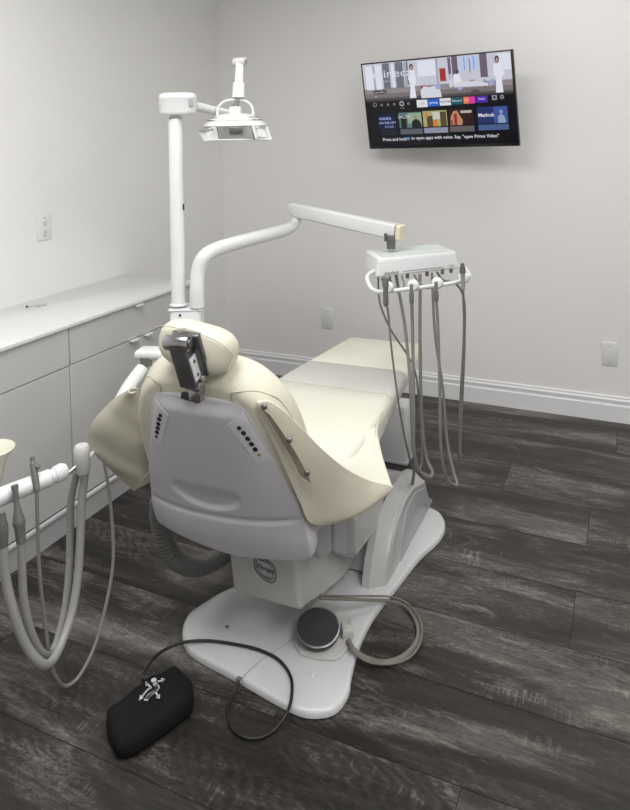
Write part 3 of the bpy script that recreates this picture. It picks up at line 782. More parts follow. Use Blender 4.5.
att = [(-1.247, 1.5, 0.812), (-1.233, 1.5, 0.764), (-1.214, 1.5, 0.714), (-1.221, 1.52, 0.651), (-1.24, 1.55, 0.584)]
out = [(-1.264, 1.49, 0.813), (-1.375, 1.52, 0.741), (-1.459, 1.53, 0.634), (-1.396, 1.54, 0.555), (-1.311, 1.55, 0.496)]
g_ = []
for k_ in range(6):
    f = k_ / 5; row = []
    for i_, (a_, b_) in enumerate(zip(att, out)):
        p = V(a_) * (1 - f) + V(b_) * f
        bul = .018 * math.sin(f * PI) * (0.4, 1, .55, 1.0, .5)[i_]
        row.append(p + V((-.2, -1, -.2)) * bul)
    g_.append(row)
bm = BM(); sheet(bm, g_, .006, sub=6)
for v in bm.verts:
    q = v.co; n_ = noise.noise(V((q.x * 9, q.z * 14, 3.1))); n2 = noise.noise(V((q.x * 4 + q.z * 16, q.z * 5, 1.7)))
    v.co += V((0, -1, 0)) * (.006 * n_ + .008 * n2)
lw = obj('arm_sling', bm, M['vinyl_tan'], chair, smooth=70)
o2 = [V(p) for p in out]
bm = BM(); tube(bm, [att[0]] + out, .0042, n=8, k=10); obj('piping', bm, M['vinyl_tan'], lw)
# lining on the far side, showing as a pale sliver at the lower corner
bm = BM(); sheet(bm, [[(-1.311, 1.555, 0.496), (-1.308, 1.6, 0.49), (-1.306, 1.65, 0.491)], [(-1.3, 1.56, 0.516), (-1.283, 1.58, 0.539), (-1.265, 1.6, 0.563)]], .004, sub=4); obj('arm_sling_lining', bm, M['vinyl_lt'], lw, smooth=70)

# ------------------------------------------------------------------ foot control
t = thing('foot_control', 'round dark foot control disc resting on the white chair base', 'foot control', (-.86, 1.80, .026))
pc = V((-0.85, 1.787, 0.05)); pc.z = 0
bm = BM()
o_ = [(-0.875, 1.717, 0.027), (-0.815, 1.722, 0.027), (-0.765, 1.747, 0.027), (-0.76, 1.828, 0.027), (-0.793, 1.895, 0.027), (-0.863, 1.943, 0.027), (-0.926, 1.906, 0.027), (-0.939, 1.834, 0.027), (-0.917, 1.762, 0.027)]
pth = smooth_path(list(o_) + [o_[0]], 4)[:-1]
prism(bm, [V((p.x, p.y, .0265)) for p in pth], (0, 0, .008), bev=.002); cyl(bm, (pc.x, pc.y, .030), (pc.x, pc.y + .006, .05), .046, n=32); obj('base', bm, M['offw'], t)
lathe_p = [(.052, .034), (.060, .038), (.064, .046), (.063, .056), (.060, .060), (.02, .0605), (0, .0605)]
da = V((.10, -.20, .97)).normalized(); dc0 = V((pc.x, pc.y, .058)) - da * .045
obj('disc', lathe(BM(), lathe_p, dc0, da, n=48), M['disc'], t)
bm = BM(); lathe(bm, [(.0625, .0545), (.0648, .0555), (.0648, .0575), (.0620, .0590)], dc0, da, n=48); obj('metal_rim', bm, M['steel'], t)
bm = BM(); kc = V((-0.779, 1.838, 0.045)); box(bm, (kc.x, kc.y, .045), (.035, .05, .03), R=Matrix.Rotation(.5, 3, 'Z'), bev=.008); cyl(bm, V((-0.774, 1.841, 0.05)), V((-0.77, 1.855, 0.075)), .005, n=10); obj('cable_clamp', bm, M['offw'], t)
bm = BM()
tube(bm, [(-0.851, 1.808, 0.14), (-0.81, 1.9, 0.09), (-0.76, 1.964, 0.06), (-0.709, 2.023, 0.033), (-0.668, 2.048, 0.012), (-0.618, 2, 0.01), (-0.592, 1.933, 0.01), (-0.604, 1.86, 0.01), (-0.644, 1.81, 0.01), (-0.699, 1.796, 0.012), (-0.737, 1.786, 0.034), (-0.763, 1.805, 0.042)], .0075, n=10, flat=.55, up=(0, 0, 1)); obj('cable', bm, M['cable'], t)
bm = BM()
tube(bm, [(-0.853, 1.812, 0.146), (-0.811, 1.902, 0.098), (-0.762, 1.97, 0.068), (-0.705, 2.032, 0.041), (-0.659, 2.052, 0.018), (-0.605, 2, 0.016), (-0.579, 1.921, 0.016), (-0.59, 1.845, 0.016), (-0.634, 1.798, 0.016), (-0.692, 1.779, 0.018), (-0.731, 1.771, 0.04), (-0.759, 1.795, 0.047)], .003, n=8); obj('cable', bm, M['cable'], t)

# ------------------------------------------------------------------ black pouch with printed figure
t = thing('cloth_pouch', 'black cloth foot pedal cover with a grey figure logo lying on the floor', 'pouch', (-1.17, 1.41, 0))
po = [(-1.245, 1.338, 0.03), (-1.211, 1.301, 0.025), (-1.154, 1.27, 0.02), (-1.137, 1.272, 0.02), (-1.115, 1.293, 0.02), (-1.086, 1.364, 0.02), (-1.061, 1.439, 0.02), (-1.064, 1.462, 0.02), (-1.086, 1.496, 0.03), (-1.104, 1.511, 0.035), (-1.151, 1.526, 0.045), (-1.168, 1.527, 0.045), (-1.183, 1.493, 0.045), (-1.213, 1.462, 0.045), (-1.228, 1.383, 0.04), (-1.238, 1.352, 0.04)]
pp_ = smooth_path([V((p[0], p[1], 0)) for p in po] + [V((po[0][0], po[0][1], 0))], 3)[:-1]
pcen = sum(pp_, V()) / len(pp_)
bm = BM()
def pring(s, z): return [V((pcen.x + (p.x - pcen.x) * s, pcen.y + (p.y - pcen.y) * s, z)) for p in pp_]
prf = [(.93, .001), (.985, .008), (1.0, .022), (.985, .036), (.93, .047), (.84, .053), (.7, .056), (.5, .058), (.25, .059)]
loft(bm, [pring(s, z) for s, z in prf])
for v in bm.verts:
    if v.co.z > .004:
        q = v.co; v.co.z += .006 * noise.noise(q * 14) ; v.co += V((noise.noise(q * 18 + V((5, 0, 0))), noise.noise(q * 18 + V((0, 9, 0))), 0)) * .004
obj('pouch', bm, M['cloth'], t, smooth=80)
# figure logo: strokes laid on the cloth
def LP(a, b):  # logo point from its spot on the cloth top
    return (a, b)
bm = BM()
def flat_poly(pts):
    vs = [bm.verts.new(V(p)) for p in pts]; us = [bm.verts.new(V(p) + V((0, 0, .002))) for p in pts]; n = len(vs)
    bm.faces.new(vs[::-1]); bm.faces.new(us)
    for i in range(n): bm.faces.new((vs[i], vs[(i + 1) % n], us[(i + 1) % n], us[i]))
ZL = .062
def stroke(pts, w):
    P = smooth_path(pts, 4); 
    for i in range(len(P) - 1):
        d = (P[i + 1] - P[i]); d.z = 0; d.normalize(); s = V((-d.y, d.x, 0)) * w / 2
        w2 = d * w * .15
        flat_poly([P[i] - s - w2, P[i + 1] - s + w2, P[i + 1] + s + w2, P[i] + s - w2])
def head(tip, a, b): flat_poly([tip, a, b])
stroke([(-1.164, 1.434, 0.062), (-1.149, 1.426, 0.062), (-1.15, 1.412, 0.062), (-1.154, 1.396, 0.062), (-1.152, 1.382, 0.062)], .0105)
stroke([(-1.167, 1.422, 0.062), (-1.169, 1.404, 0.062), (-1.168, 1.387, 0.062)], .0045)
stroke([(-1.187, 1.428, 0.062), (-1.164, 1.418, 0.062)], .0040)
stroke([(-1.161, 1.443, 0.062), (-1.15, 1.453, 0.062)], .0035)
stroke([(-1.147, 1.413, 0.062), (-1.129, 1.403, 0.062)], .0040)
head((-1.149, 1.457, 0.062), (-1.15, 1.445, 0.062), (-1.16, 1.455, 0.062))
head((-1.192, 1.43, 0.062), (-1.179, 1.428, 0.062), (-1.18, 1.417, 0.062))
head((-1.122, 1.4, 0.062), (-1.133, 1.398, 0.062), (-1.13, 1.411, 0.062))
head((-1.168, 1.374, 0.062), (-1.175, 1.389, 0.062), (-1.163, 1.384, 0.062))
hc_ = V((-1.174, 1.442, 0.062)); flat_poly([hc_ + V((math.cos(a * PI / 6) * .0072, math.sin(a * PI / 6) * .0072, 0)) for a in range(12)])
obj('printed_logo', bm, M['logo'], t, smooth=0)
bm = BM()
tube(bm, [(-1.208, 1.439, 0.055), (-1.219, 1.458, 0.06), (-1.247, 1.539, 0.035), (-1.235, 1.593, 0.03), (-1.199, 1.621, 0.036), (-1.14, 1.658, 0.031), (-1.05, 1.678, 0.031), (-0.98, 1.683, 0.031), (-0.915, 1.67, 0.031), (-0.859, 1.628, 0.031), (-0.826, 1.563, 0.031), (-0.823, 1.522, 0.022), (-0.838, 1.49, 0.006), (-0.864, 1.454, 0.006), (-0.904, 1.443, 0.006), (-0.95, 1.461, 0.006), (-0.985, 1.507, 0.006), (-0.991, 1.548, 0.01), (-0.983, 1.566, 0.024)], .0042, n=10, k=10)
obj('cord', bm, M['cord'], t)

# ------------------------------------------------------------------ ribbed vacuum hose under the chair
bm = BM()
path = smooth_path([(-1.2948, 1.6417, 0.4244), (-1.302, 1.6482, 0.359), (-1.2992, 1.67, 0.2715), (-1.2855, 1.719, 0.1942), (-1.2758, 1.8104, 0.1306), (-1.2552, 1.9077, 0.1124), (-1.2316, 1.9849, 0.1258), (-1.1924, 2.0692, 0.1343)], 28)
rr = []
for i in range(len(path)):
    rr.append(.030 if i % 4 < 2 else .0265)
tube(bm, path, rr, n=20, k=1); tag(obj('ribbed_hose', bm, M['rib'], smooth=25), 'ribbed grey vacuum hose curving under the dental chair back', 'hose')

# ------------------------------------------------------------------ floor junction box behind the chair
t = thing('junction_box', 'white floor junction box behind the dental chair under the hanging hoses', 'junction box', (-.95, 3.02, 0))
obj('cover', box(BM(), (-1.045, 3.02, .135), (.20, .12, .26), bev=.012), M['white'], t)
obj('base', box(BM(), (-1.045, 3.02, .006), (.212, .132, .012), bev=.003), M['ped2'], t)

# ------------------------------------------------------------------ light post with dental light
PX, PY = -1.497, 2.06
post = thing('dental_light', 'white dental operatory light on a tall post beside the countertop', 'dental light', (PX, PY, .40))
bm = BM(); 
hx = V((.906, .42, 0)).normalized(); hy = V((-hx.y, hx.x, 0))
o_ = [tuple((hx * x + hy * y).xy) for x, y in rrect(.112, .10, .016)]
b0 = V((-1.4793, 2.0606, 0.8946)); b0.z = 0
loft(bm, [[b0 + V((x * .98, y * .98, .40)) for x, y in o_], [b0 + V((x, y, .41)) for x, y in o_], [b0 + V((x, y, .885)) for x, y in o_], [b0 + V((x * .98, y * .96, .889)) for x, y in o_]])
hous = obj('post_housing', bm, M['white'], post)
bm = BM(); box(bm, b0 + V((0, 0, .891)), (.120, .106, .004), R=Matrix((hx, hy, ZZ)).transposed(), bev=.0015, seg=1); obj('top_flange', bm, M['white2'], hous)
bm = BM(); c = b0 - hx * .016 - hy * .050 + ZZ * .874; cyl(bm, c + V((0, .003, 0)), c - V((0, .003, 0)), .0042, n=12); obj('screw', bm, M['black'], hous)
bm = BM(); box(bm, (-1.27, 2.10, .44), (.36, .08, .07), bev=.01); obj('mounting_bracket', bm, M['ped2'], post)
bm = BM(); pb = V((-1.5068, 2.048, 0.899)); pt = V((-1.5084, 2.0593, 1.5786)); PL = (pt - pb).length; lathe(bm, [(.033, .0), (.033, .004), (.0275, .008), (.0255, .017), (.0255, PL - .003), (.0245, PL), (0, PL)], pb, pt - pb, n=36); pole = obj('pole', bm, M['white'], post)
bm = BM(); c = V((-1.4795, 2.0559, 1.2575)); box(bm, c, (.004, .0045, .022)); obj('pole_slot', bm, M['black'], pole)
bm = BM(); lathe(bm, [(.021, pt.z - .002), (.021, pt.z + .002), (.019, pt.z + .003), (.019, 1.60), (0, 1.60)], (pt.x, pt.y, 0), n=30); obj('upper_pole', bm, M['white2'], post)
bm = BM()
for k in range(8):
    a = k * PI / 4 + .3; box(bm, (pt.x + .0215 * math.cos(a), pt.y + .0215 * math.sin(a), pt.z + .003), (.006, .006, .006), bev=.001, seg=1)
obj('collar', bm, M['steel'], post)
# head box on the post
hb = V((-1.4987, 2.0647, 1.6295)); hx = V((.906, .42, 0)).normalized(); hy = V((-hx.y, hx.x, 0))
def HB(x, y, z): return V((hb.x, hb.y, 0)) + hx * x + hy * y + ZZ * z
o_ = rrect(.135, .085, .036, 7)
zb, zt = 1.593, 1.667
loft_r = [[HB(x * s, y * s, z) for x, y in o_] for s, z in ((.90, zb), (.97, zb + .006), (.99, zb + .012), (1.0, zt - .016), (1.01, zt - .015), (1.01, zt - .008), (.96, zt + .002), (.80, zt + .006))]
bm = BM(); loft(bm, loft_r); hbx = obj('transformer_box', bm, M['white'], post, smooth=30)
bm = BM(); box(bm, HB(.052, -.0335, 1.637), (.018, .012, .030), R=Matrix((hx, hy, ZZ)).transposed() @ Matrix.Rotation(.75, 3, 'Z'), bev=.001, seg=1); obj('rocker_switch', bm, M['ped2'], hbx)
# arms
bm = BM(); tube(bm, [(-1.463, 2.1141, 1.626), (-1.4526, 2.2177, 1.6136), (-1.4073, 2.3484, 1.5915)], [.018, .017, .016], n=16, k=4); obj('horizontal_arm', bm, M['white'], post)
ja = V((-1.4316, 2.3601, 1.6406)); jb = V((-1.3733, 2.3017, 1.7993)); jc = V((-1.3495, 2.2439, 1.6522))
bm = BM(); d_ = (jb - ja).normalized(); q_ = d_.to_track_quat('Z', 'Y').to_matrix()
o_ = rrect(.026, .022, .005, 3)
def sect(p, s=1.0, q=None): return [p + (q or q_) @ V((x * s, y * s, 0)) for x, y in o_]
loft(bm, [sect(ja), sect((ja + jb) / 2), sect(jb, .85)]); obj('rear_lift_arm', bm, M['offw'], post)
bm = BM(); d2 = (jc - jb).normalized(); q2 = d2.to_track_quat('Z', 'Y').to_matrix(); mid_ = jb + (jc - jb) * .60
loft(bm, [sect(jb, 1.15, q2), sect(mid_, 1.2, q2), sect(mid_ + d2 * .001, 1.65, q2), sect(jc, 1.75, q2)]); obj('front_lift_arm', bm, M['white2'], post)
bm = BM(); cyl(bm, jb - V((.026, .0, 0)), jb + V((.026, .0, 0)), .017, n=20, bev=.003); obj('elbow_joint', bm, M['offw'], post)
bm = BM(); cyl(bm, jb + V((.026, 0, 0)), jb + V((.030, 0, 0)), .008, n=12); cyl(bm, jb - V((.030, 0, 0)), jb - V((.026, 0, 0)), .008, n=12); obj('bolt', bm, M['steel'], post)
# lamp head: frame with x right across the view, y depth
lc = V((-1.3611, 2.237, 1.5651)); LR = Matrix((V((.91, .41, 0)).normalized(), V((-.41, .91, 0)).normalized(), ZZ)).transposed()
def LPt(x, y, z): return lc + LR @ V((x, y, z))
K = 2.60 / 684.2   # metres per pixel there (about)
bm = BM(); rings = []
for w2, dep, z in ((.030, .030, .033), (.055, .050, .029), (.080, .066, .018), (.098, .078, .006), (.112, .086, -.006), (.118, .090, -.016), (.112, .086, -.020), (.05, .05, -.012)):
    rings.append([LPt(x, y - .0, z) for x, y in rrect(2 * w2, 2 * dep, dep * .55, 6)])
loft(bm, rings); lamp = obj('lamp_head', bm, M['offw'], post, smooth=35)
bm = BM()
for z, w2, dep in ((.0155, .085, .068), (.006, .100, .079)):
    loft(bm, [[LPt(x, y, z - .0014) for x, y in rrect(2 * w2 + .003, 2 * dep + .003, dep * .5, 6)], [LPt(x, y, z + .0014) for x, y in rrect(2 * w2 + .001, 2 * dep + .001, dep * .5, 6)]])
obj('vent', bm, M['screw'], lamp)
bm = BM(); cyl(bm, LPt(0, 0, .026), LPt(0, 0, .058), .026, .022, n=28, bev=.003); obj('neck', bm, M['white2'], lamp)
bm = BM(); cyl(bm, LPt(0, 0, .058), LPt(0, 0, .066), .014, n=20); cyl(bm, jc + V((0, 0, .004)), LPt(0, 0, .06), .010, n=16); obj('swivel', bm, M['steel'], lamp)
bm = BM()
arc = [LPt(-.062, 0, .008), LPt(-.068, 0, .035), LPt(-.060, 0, .062), LPt(-.036, 0, .080), LPt(0, 0, .084), LPt(.036, 0, .080), LPt(.060, 0, .062), LPt(.068, 0, .035), LPt(.062, 0, .004)]
tube(bm, arc, .0055, n=10); obj('handle', bm, M['white2'], lamp)
# reflector shield with its two side windows
def frame_poly(name, outer, inner, m, th=V((.0, -.004, 0))):
    bm = BM(); n = len(outer)
    A_ = [bm.verts.new(V(p)) for p in outer]; B_ = [bm.verts.new(V(p)) for p in inner]
    C_ = [bm.verts.new(V(p) + th) for p in outer]; D_2 = [bm.verts.new(V(p) + th) for p in inner]
    for i in range(n):
        k = (i + 1) % n
        bm.faces.new((A_[i], A_[k], B_[k], B_[i])); bm.faces.new((C_[i], D_2[i], D_2[k], C_[k]))
        bm.faces.new((A_[i], C_[i], C_[k], A_[k])); bm.faces.new((B_[i], B_[k], D_2[k], D_2[i]))
    return obj(name, bm, m, lamp, smooth=0)
bm = BM(); sheet(bm, [[(-1.3803, 2.1178, 1.5498), (-1.3331, 2.1175, 1.5466), (-1.2673, 2.1478, 1.5449), (-1.241, 2.1819, 1.5444)], [(-1.3711, 2.1212, 1.5009), (-1.3305, 2.1179, 1.4991), (-1.2646, 2.1482, 1.4988), (-1.235, 2.1839, 1.4986)]], .0015, sub=3)
obj('shield', bm, M['reflector'], lamp)
frame_poly('shield_frame', [(-1.4725, 2.1521, 1.533), (-1.4223, 2.1195, 1.4942), (-1.359, 2.1157, 1.4997), (-1.3681, 2.1125, 1.553)], [(-1.4591, 2.1527, 1.5304), (-1.4154, 2.1229, 1.5051), (-1.3715, 2.1156, 1.5094), (-1.3777, 2.1134, 1.5416)], M['pad'])
frame_poly('shield_frame', [(-1.2492, 2.1672, 1.5482), (-1.2367, 2.172, 1.4965), (-1.2113, 2.2498, 1.495), (-1.2365, 2.2611, 1.5465)], [(-1.2402, 2.1767, 1.5389), (-1.2307, 2.1805, 1.5087), (-1.2186, 2.2411, 1.5035), (-1.2389, 2.2488, 1.5383)], M['pad'])
for q in ([(-1.4619, 2.1569, 1.5305), (-1.4182, 2.1271, 1.5051), (-1.3743, 2.1199, 1.5094), (-1.3804, 2.1176, 1.5417)], [(-1.2427, 2.181, 1.5389), (-1.2332, 2.1849, 1.5087), (-1.221, 2.2455, 1.5035), (-1.2413, 2.2532, 1.5383)]):
    bm = BM(); prism(bm, q, (0, .0015, 0)); obj('reflective_window', bm, M['white2'], lamp, smooth=0)
bm = BM(); c = V((-1.2944, 2.1296, 1.533)); box(bm, c, (.046, .014, .024), R=LR, bev=.003); obj('bulb_housing', bm, M['darkmetal'], lamp)
bm = BM(); tube(bm, [(-1.4099, 2.1142, 1.497), (-1.3437, 2.1118, 1.498), (-1.2647, 2.1481, 1.4967), (-1.2143, 2.2374, 1.4945)], .0032, n=8); obj('shield_edge', bm, M['pad'], lamp)

# ------------------------------------------------------------------ delivery unit
dl = thing('delivery_unit', 'white dental delivery unit with swing arm, control head and instrument holders', 'delivery unit', (-1.43, 2.06, .89))
bm = BM()
tube(bm, [(-1.4288, 2.0508, 0.8974), (-1.428, 2.0523, 0.9588), (-1.4295, 2.0637, 1.0217), (-1.4147, 2.0825, 1.0738), (-1.3899, 2.1384, 1.0972), (-1.3573, 2.2417, 1.1073), (-1.3288, 2.3871, 1.1129), (-1.3142, 2.515, 1.1163), (-1.307, 2.5845, 1.1243), (-1.3002, 2.6102, 1.149), (-1.3022, 2.6207, 1.1777)], [.0262] * 8 + [.024, .023, .022], n=24, k=8)
obj('swing_arm', bm, M['white'], dl)
a0 = V((-1.328, 2.6201, 1.19)); a1 = V((-0.7926, 2.4914, 1.1287)); dd = (a1 - a0).normalized(); q_ = dd.to_track_quat('Y', 'Z').to_matrix()
o_ = rrect(.050, .064, .010, 4)
def sec(p, sw=1.0, sh=1.0, dz=0): return [p + q_ @ V((x * sw, 0, y * sh + dz)) for x, y in o_]
bm = BM(); loft(bm, [sec(a0, .9, .55, .012), sec(a0 + dd * .012, 1, .70, .008), sec(a0 + dd * .04, 1, .86, .003), sec(a1 - dd * .02, 1, .95)]); arm = obj('balance_arm', bm, M['white'], dl, smooth=30)
bm = BM(); loft(bm, [sec(a1 - dd * .014, 1.02, .97), sec(a1, 1.02, .97), sec(a1 + dd * .004, .9, .88)]); obj('end_cap', bm, M['yell'], arm)
bm = BM(); c = V((-1.3024, 2.6204, 1.1649)); cyl(bm, c - V((0, 0, .012)), c + V((0, 0, .016)), .019, n=20); obj('pivot', bm, M['darkmetal'], arm)
bm = BM(); c = V((-0.831, 2.4731, 1.0993)); cyl(bm, c - V((0, 0, .030)), c + V((0, 0, .022)), .017, n=20, bev=.002); cyl(bm, c + V((-.018, -.01, .0)), c + V((-.018, -.01, .03)), .006, n=10); obj('pivot', bm, M['darkmetal'], arm)
# control head: box in frame h
t00, t10, t11, t01 = V((-0.942, 2.49, 1.055)), V((-0.719, 2.723, 1.055)), V((-0.606, 2.568, 1.055)), V((-0.829, 2.322, 1.055))
def bil3(s, r, z, g=0.0):
    c = t01 * (1 - s) * (1 - r) + t11 * s * (1 - r) + t00 * (1 - s) * r + t10 * s * r
    cc = (t00 + t10 + t11 + t01) / 4
    p = cc + (c - cc) * (1 + g); p.z = z; return p
def hring(z, g, r=.025, n=4):
    out = []
    for cx, cy, a0_ in ((1 - r, 1 - r * 1.3, 0), (r, 1 - r * 1.3, 90), (r, r * 1.3, 180), (1 - r, r * 1.3, 270)):
        for i in range(n + 1):
            a = math.radians(a0_ + 90 * i / n); out.append(bil3(cx + r * math.cos(a), cy + r * 1.3 * math.sin(a), z, g))
    return out
bm = BM(); loft(bm, [hring(.992, .03), hring(.996, .06), hring(1.044, .022), hring(1.053, .005), hring(1.056, -.02)]); ch = obj('control_head', bm, M['white'], dl, smooth=35)
bm = BM(); prism(bm, [bil3(.07, .12, 1.0562), bil3(.95, .10, 1.0562), bil3(.90, .95, 1.0562), bil3(.10, .94, 1.0562)], (0, 0, .0015), bev=.0005, seg=1); obj('mat', bm, M['pad'], ch)
# printing on the front face
fdir = (t11 - t01); fdir.z = 0; fdir.normalize(); fn = V((fdir.y, -fdir.x, 0))
f0 = bil3(.0, 0, 1.006, .058)
def FP(s, z, d=.0012): p = bil3(s, 0, z, .052); return p + fn * (d + .004)
Mx = Matrix.Translation(FP(.16, 1.004)) @ Matrix((fdir, ZZ, fn)).transposed().to_4x4()
text_mesh('printed_name', 'Jeanberg', .017, M['ink'], ch, Mx, shear=.4, th=.0003)
bm = BM(); p0, p1 = FP(.30, 1.003), FP(.80, 1.003); prism(bm, [p0, p1, p1 + V((0, 0, .0018)), p0 + V((0, 0, .0018))], fn * .0008); obj('printed_line', bm, M['ink'], ch, smooth=0)
text_mesh('printed_text', 'D-200', .008, M['ink'], ch, Matrix.Translation(FP(.90, 1.005)) @ Matrix((fdir, ZZ, fn)).transposed().to_4x4(), th=.0003)
for k_, (a_, b_) in enumerate(((407.5, 276), (427, 274), (442.5, 272), (451, 270.5))):
    c = V((-0.7521, 2.4193, 0.9814)) if k_ == 0 else V(((-0.6949, 2.4787, 0.981), (-0.6474, 2.5227, 0.9831), (-0.6232, 2.5559, 0.984))[k_ - 1]); cyl_b = cyl(BM(), c - V((0, 0, .008)), c + V((0, 0, .014)), .0065, n=12); obj('hose_fitting', cyl_b, M['grip'], ch)
# instrument rail
bm = BM()
tube(bm, [(-0.8503, 2.3525, 1.0101), (-0.8598, 2.304, 1.0041), (-0.8525, 2.2632, 0.9947), (-0.8262, 2.2308, 0.9714), (-0.804, 2.2298, 0.961), (-0.7757, 2.2429, 0.9603), (-0.6996, 2.3, 0.9641), (-0.6306, 2.3759, 0.9637), (-0.5794, 2.4326, 0.9664), (-0.5544, 2.4662, 0.9722), (-0.5442, 2.5041, 0.9782), (-0.5561, 2.5428, 0.9849), (-0.5839, 2.5852, 0.998)], .0075, n=12, k=6)
obj('instrument_rail', bm, M['white'], dl)

HAND = [(386, 291, 2.36), (411.5, 288.5, 2.38), (436, 285.5, 2.42), (462.5, 279.5, 2.47)]
HC3 = [V((-0.7658, 2.2146, 0.974)), V((-0.6938, 2.2753, 0.9732)), V((-0.6273, 2.35, 0.9711)), V((-0.5537, 2.4391, 0.9776))]
for c in HC3:
    bm = BM(); vd = V((.25, -.95, 0)).normalized()
    lathe(bm, [(.010, -.026), (.019, -.024), (.0215, -.016), (.0195, -.006), (.013, .0), (0, .001)], c + V((0, .018, 0)), vd, 22); obj('instrument_holder', bm, M['white2'], dl)

def handpiece(label, c, pts, top=.0, shape='syringe', r=.0042, m='hose'):
    t = thing('dental_handpiece', label, 'handpiece', tuple(c), 'handpieces hanging from the instrument rail')
    c = c + V((.006, -.022, 0))
    bm = BM()
    if shape == 'syringe':
        lathe(bm, [(.004, .040), (.0105, .036), (.0115, .020), (.0085, .008), (.009, -.020), (.0095, -.045), (.006, -.052), (0, -.052)][::-1], c, (0, 0, 1), 16)
        box(bm, c + V((0, .0, .040)), (.030, .014, .014), bev=.004)
    elif shape == 'small':
        lathe(bm, [(0, -.052), (.006, -.052), (.0082, -.044), (.0085, -.02), (.0062, -.012), (.0060, .012), (.0045, .016), (0, .016)], c, (0, 0, 1), 16)
    else:
        lathe(bm, [(0, -.030), (.0075, -.030), (.0078, .022), (.0095, .025), (.0095, .040), (.0065, .050), (.006, .060), (0, .060)], c, (0, 0, 1), 16)
    obj('body', bm, M['grip'] if shape != 'pale' else M['hosel'], t)
    if shape == 'pale':
        bm = BM(); lathe(bm, [(0, .028), (.0105, .028), (.0105, .044), (.0075, .054), (.0065, .062), (0, .062)], c, (0, 0, 1), 16); obj('head', bm, M['darkmetal'], t)
    bm = BM(); tube(bm, [c + V((0, 0, -.048 if shape != 'pale' else -.028))] + [V(p) for p in pts], r, n=10, k=8); obj('hose', bm, M[m], t)
    return t
handpiece('grey air and water syringe in the leftmost holder under the control head', HC3[0],
          [(-0.7639, 2.2251, 0.8943), (-0.7594, 2.2361, 0.7777), (-0.7521, 2.259, 0.6321), (-0.7441, 2.2825, 0.5087), (-0.7296, 2.3089, 0.3797), (-0.7202, 2.3341, 0.3129), (-0.7128, 2.3701, 0.2907), (-0.7075, 2.4061, 0.3195), (-0.7205, 2.4357, 0.4645), (-0.7347, 2.4427, 0.6054), (-0.7606, 2.4321, 0.6803), (-0.8101, 2.3891, 0.784), (-0.8388, 2.3557, 0.8892), (-0.844, 2.355, 0.988)], r=.0036, m='hosed')
handpiece('small grey handpiece second from the left under the control head', HC3[1],
          [(-0.6943, 2.278, 0.8249), (-0.6975, 2.2831, 0.5785), (-0.7014, 2.2892, 0.4), (-0.6923, 2.314, 0.32), (-0.6656, 2.3586, 0.2795), (-0.6696, 2.4008, 0.281), (-0.6938, 2.4232, 0.307), (-0.7087, 2.4288, 0.391), (-0.7163, 2.4386, 0.5198), (-0.7165, 2.4425, 0.7417), (-0.7102, 2.4387, 0.9877)], shape='small', r=.0062)
handpiece('small grey handpiece third from the left under the control head', HC3[2],
          [(-0.6218, 2.3442, 0.8143), (-0.6216, 2.351, 0.5648), (-0.6235, 2.3579, 0.384), (-0.6131, 2.3937, 0.2695), (-0.5881, 2.4375, 0.2282), (-0.6077, 2.4622, 0.2682), (-0.6336, 2.485, 0.3653), (-0.647, 2.4931, 0.5474), (-0.6652, 2.4874, 0.697), (-0.6737, 2.4854, 0.809), (-0.6753, 2.4768, 0.9863)], shape='small', r=.0055)
handpiece('pale handpiece with a dark head in the rightmost holder', HC3[3],
          [(-0.552, 2.4428, 0.8309), (-0.5572, 2.4498, 0.738), (-0.57, 2.4519, 0.5721), (-0.581, 2.4552, 0.423), (-0.587, 2.4727, 0.3227), (-0.5928, 2.514, 0.315), (-0.5923, 2.5382, 0.4257), (-0.5858, 2.5544, 0.5533), (-0.5783, 2.5609, 0.7228), (-0.5778, 2.5638, 0.8736), (-0.602, 2.5428, 0.9368), (-0.6461, 2.5227, 0.953), (-0.6636, 2.5042, 0.9855)], shape='pale', r=.0045, m='hosed')
# two more supply tubes under the head
for pts, r, m in (([(-0.7936, 2.4112, 0.984), (-0.7845, 2.4143, 0.9209), (-0.7692, 2.4195, 0.817), (-0.7574, 2.4124, 0.7274), (-0.7433, 2.3947, 0.6054), (-0.736, 2.3842, 0.4451), (-0.731, 2.3846, 0.3358), (-0.7533, 2.4382, 0.2147), (-0.8439, 2.6121, -0.046), (-0.905, 2.748, -0.1088)], .006, 'hose'), ([(-0.8058, 2.3727, 0.9907), (-0.7948, 2.3662, 0.9598), (-0.7658, 2.3572, 0.9419), (-0.7461, 2.3556, 0.9581), (-0.7644, 2.3917, 0.986)], .0035, 'hosed'), ([(-0.7332, 2.4391, 0.9825), (-0.705, 2.4186, 0.9589), (-0.6739, 2.3997, 0.9467), (-0.6488, 2.3894, 0.9579)], .004, 'hosed')):
    bm = BM(); tube(bm, pts, r, n=10, k=8); obj('supply_tube', bm, M[m], dl)

# ------------------------------------------------------------------ assistant's arm
aa = thing('assistant_arm', 'white jointed assistant arm holding suction hoses beside the cabinets', 'instrument arm', (-1.49, 2.02, .7))
bm = BM(); c = V((-1.4896, 1.8994, 0.7688)); R_ = Matrix.Rotation(.3, 3, 'Z')
box(bm, c, (.15, .075, .030), R=R_, bev=.012, seg=4); obj('swivel_plate', bm, M['white'], aa)
bm = BM(); c2 = V((-1.5147, 1.8654, 0.7452)); cyl(bm, c2 - V((0, 0, .012)), c2 + V((0, 0, .018)), .020, n=20); obj('pivot', bm, M['grip'], aa)
bm = BM(); tube(bm, [(-1.521, 1.8511, 0.7249), (-1.5182, 1.7747, 0.6865), (-1.5031, 1.6927, 0.6398), (-1.4741, 1.6172, 0.5984), (-1.4309, 1.4938, 0.5892)], [.0225, .0225, .020, .011, .005], n=20, k=5); obj('arm_tube', bm, M['white'], aa)
kc = V((-1.4171, 1.4565, 0.6137))
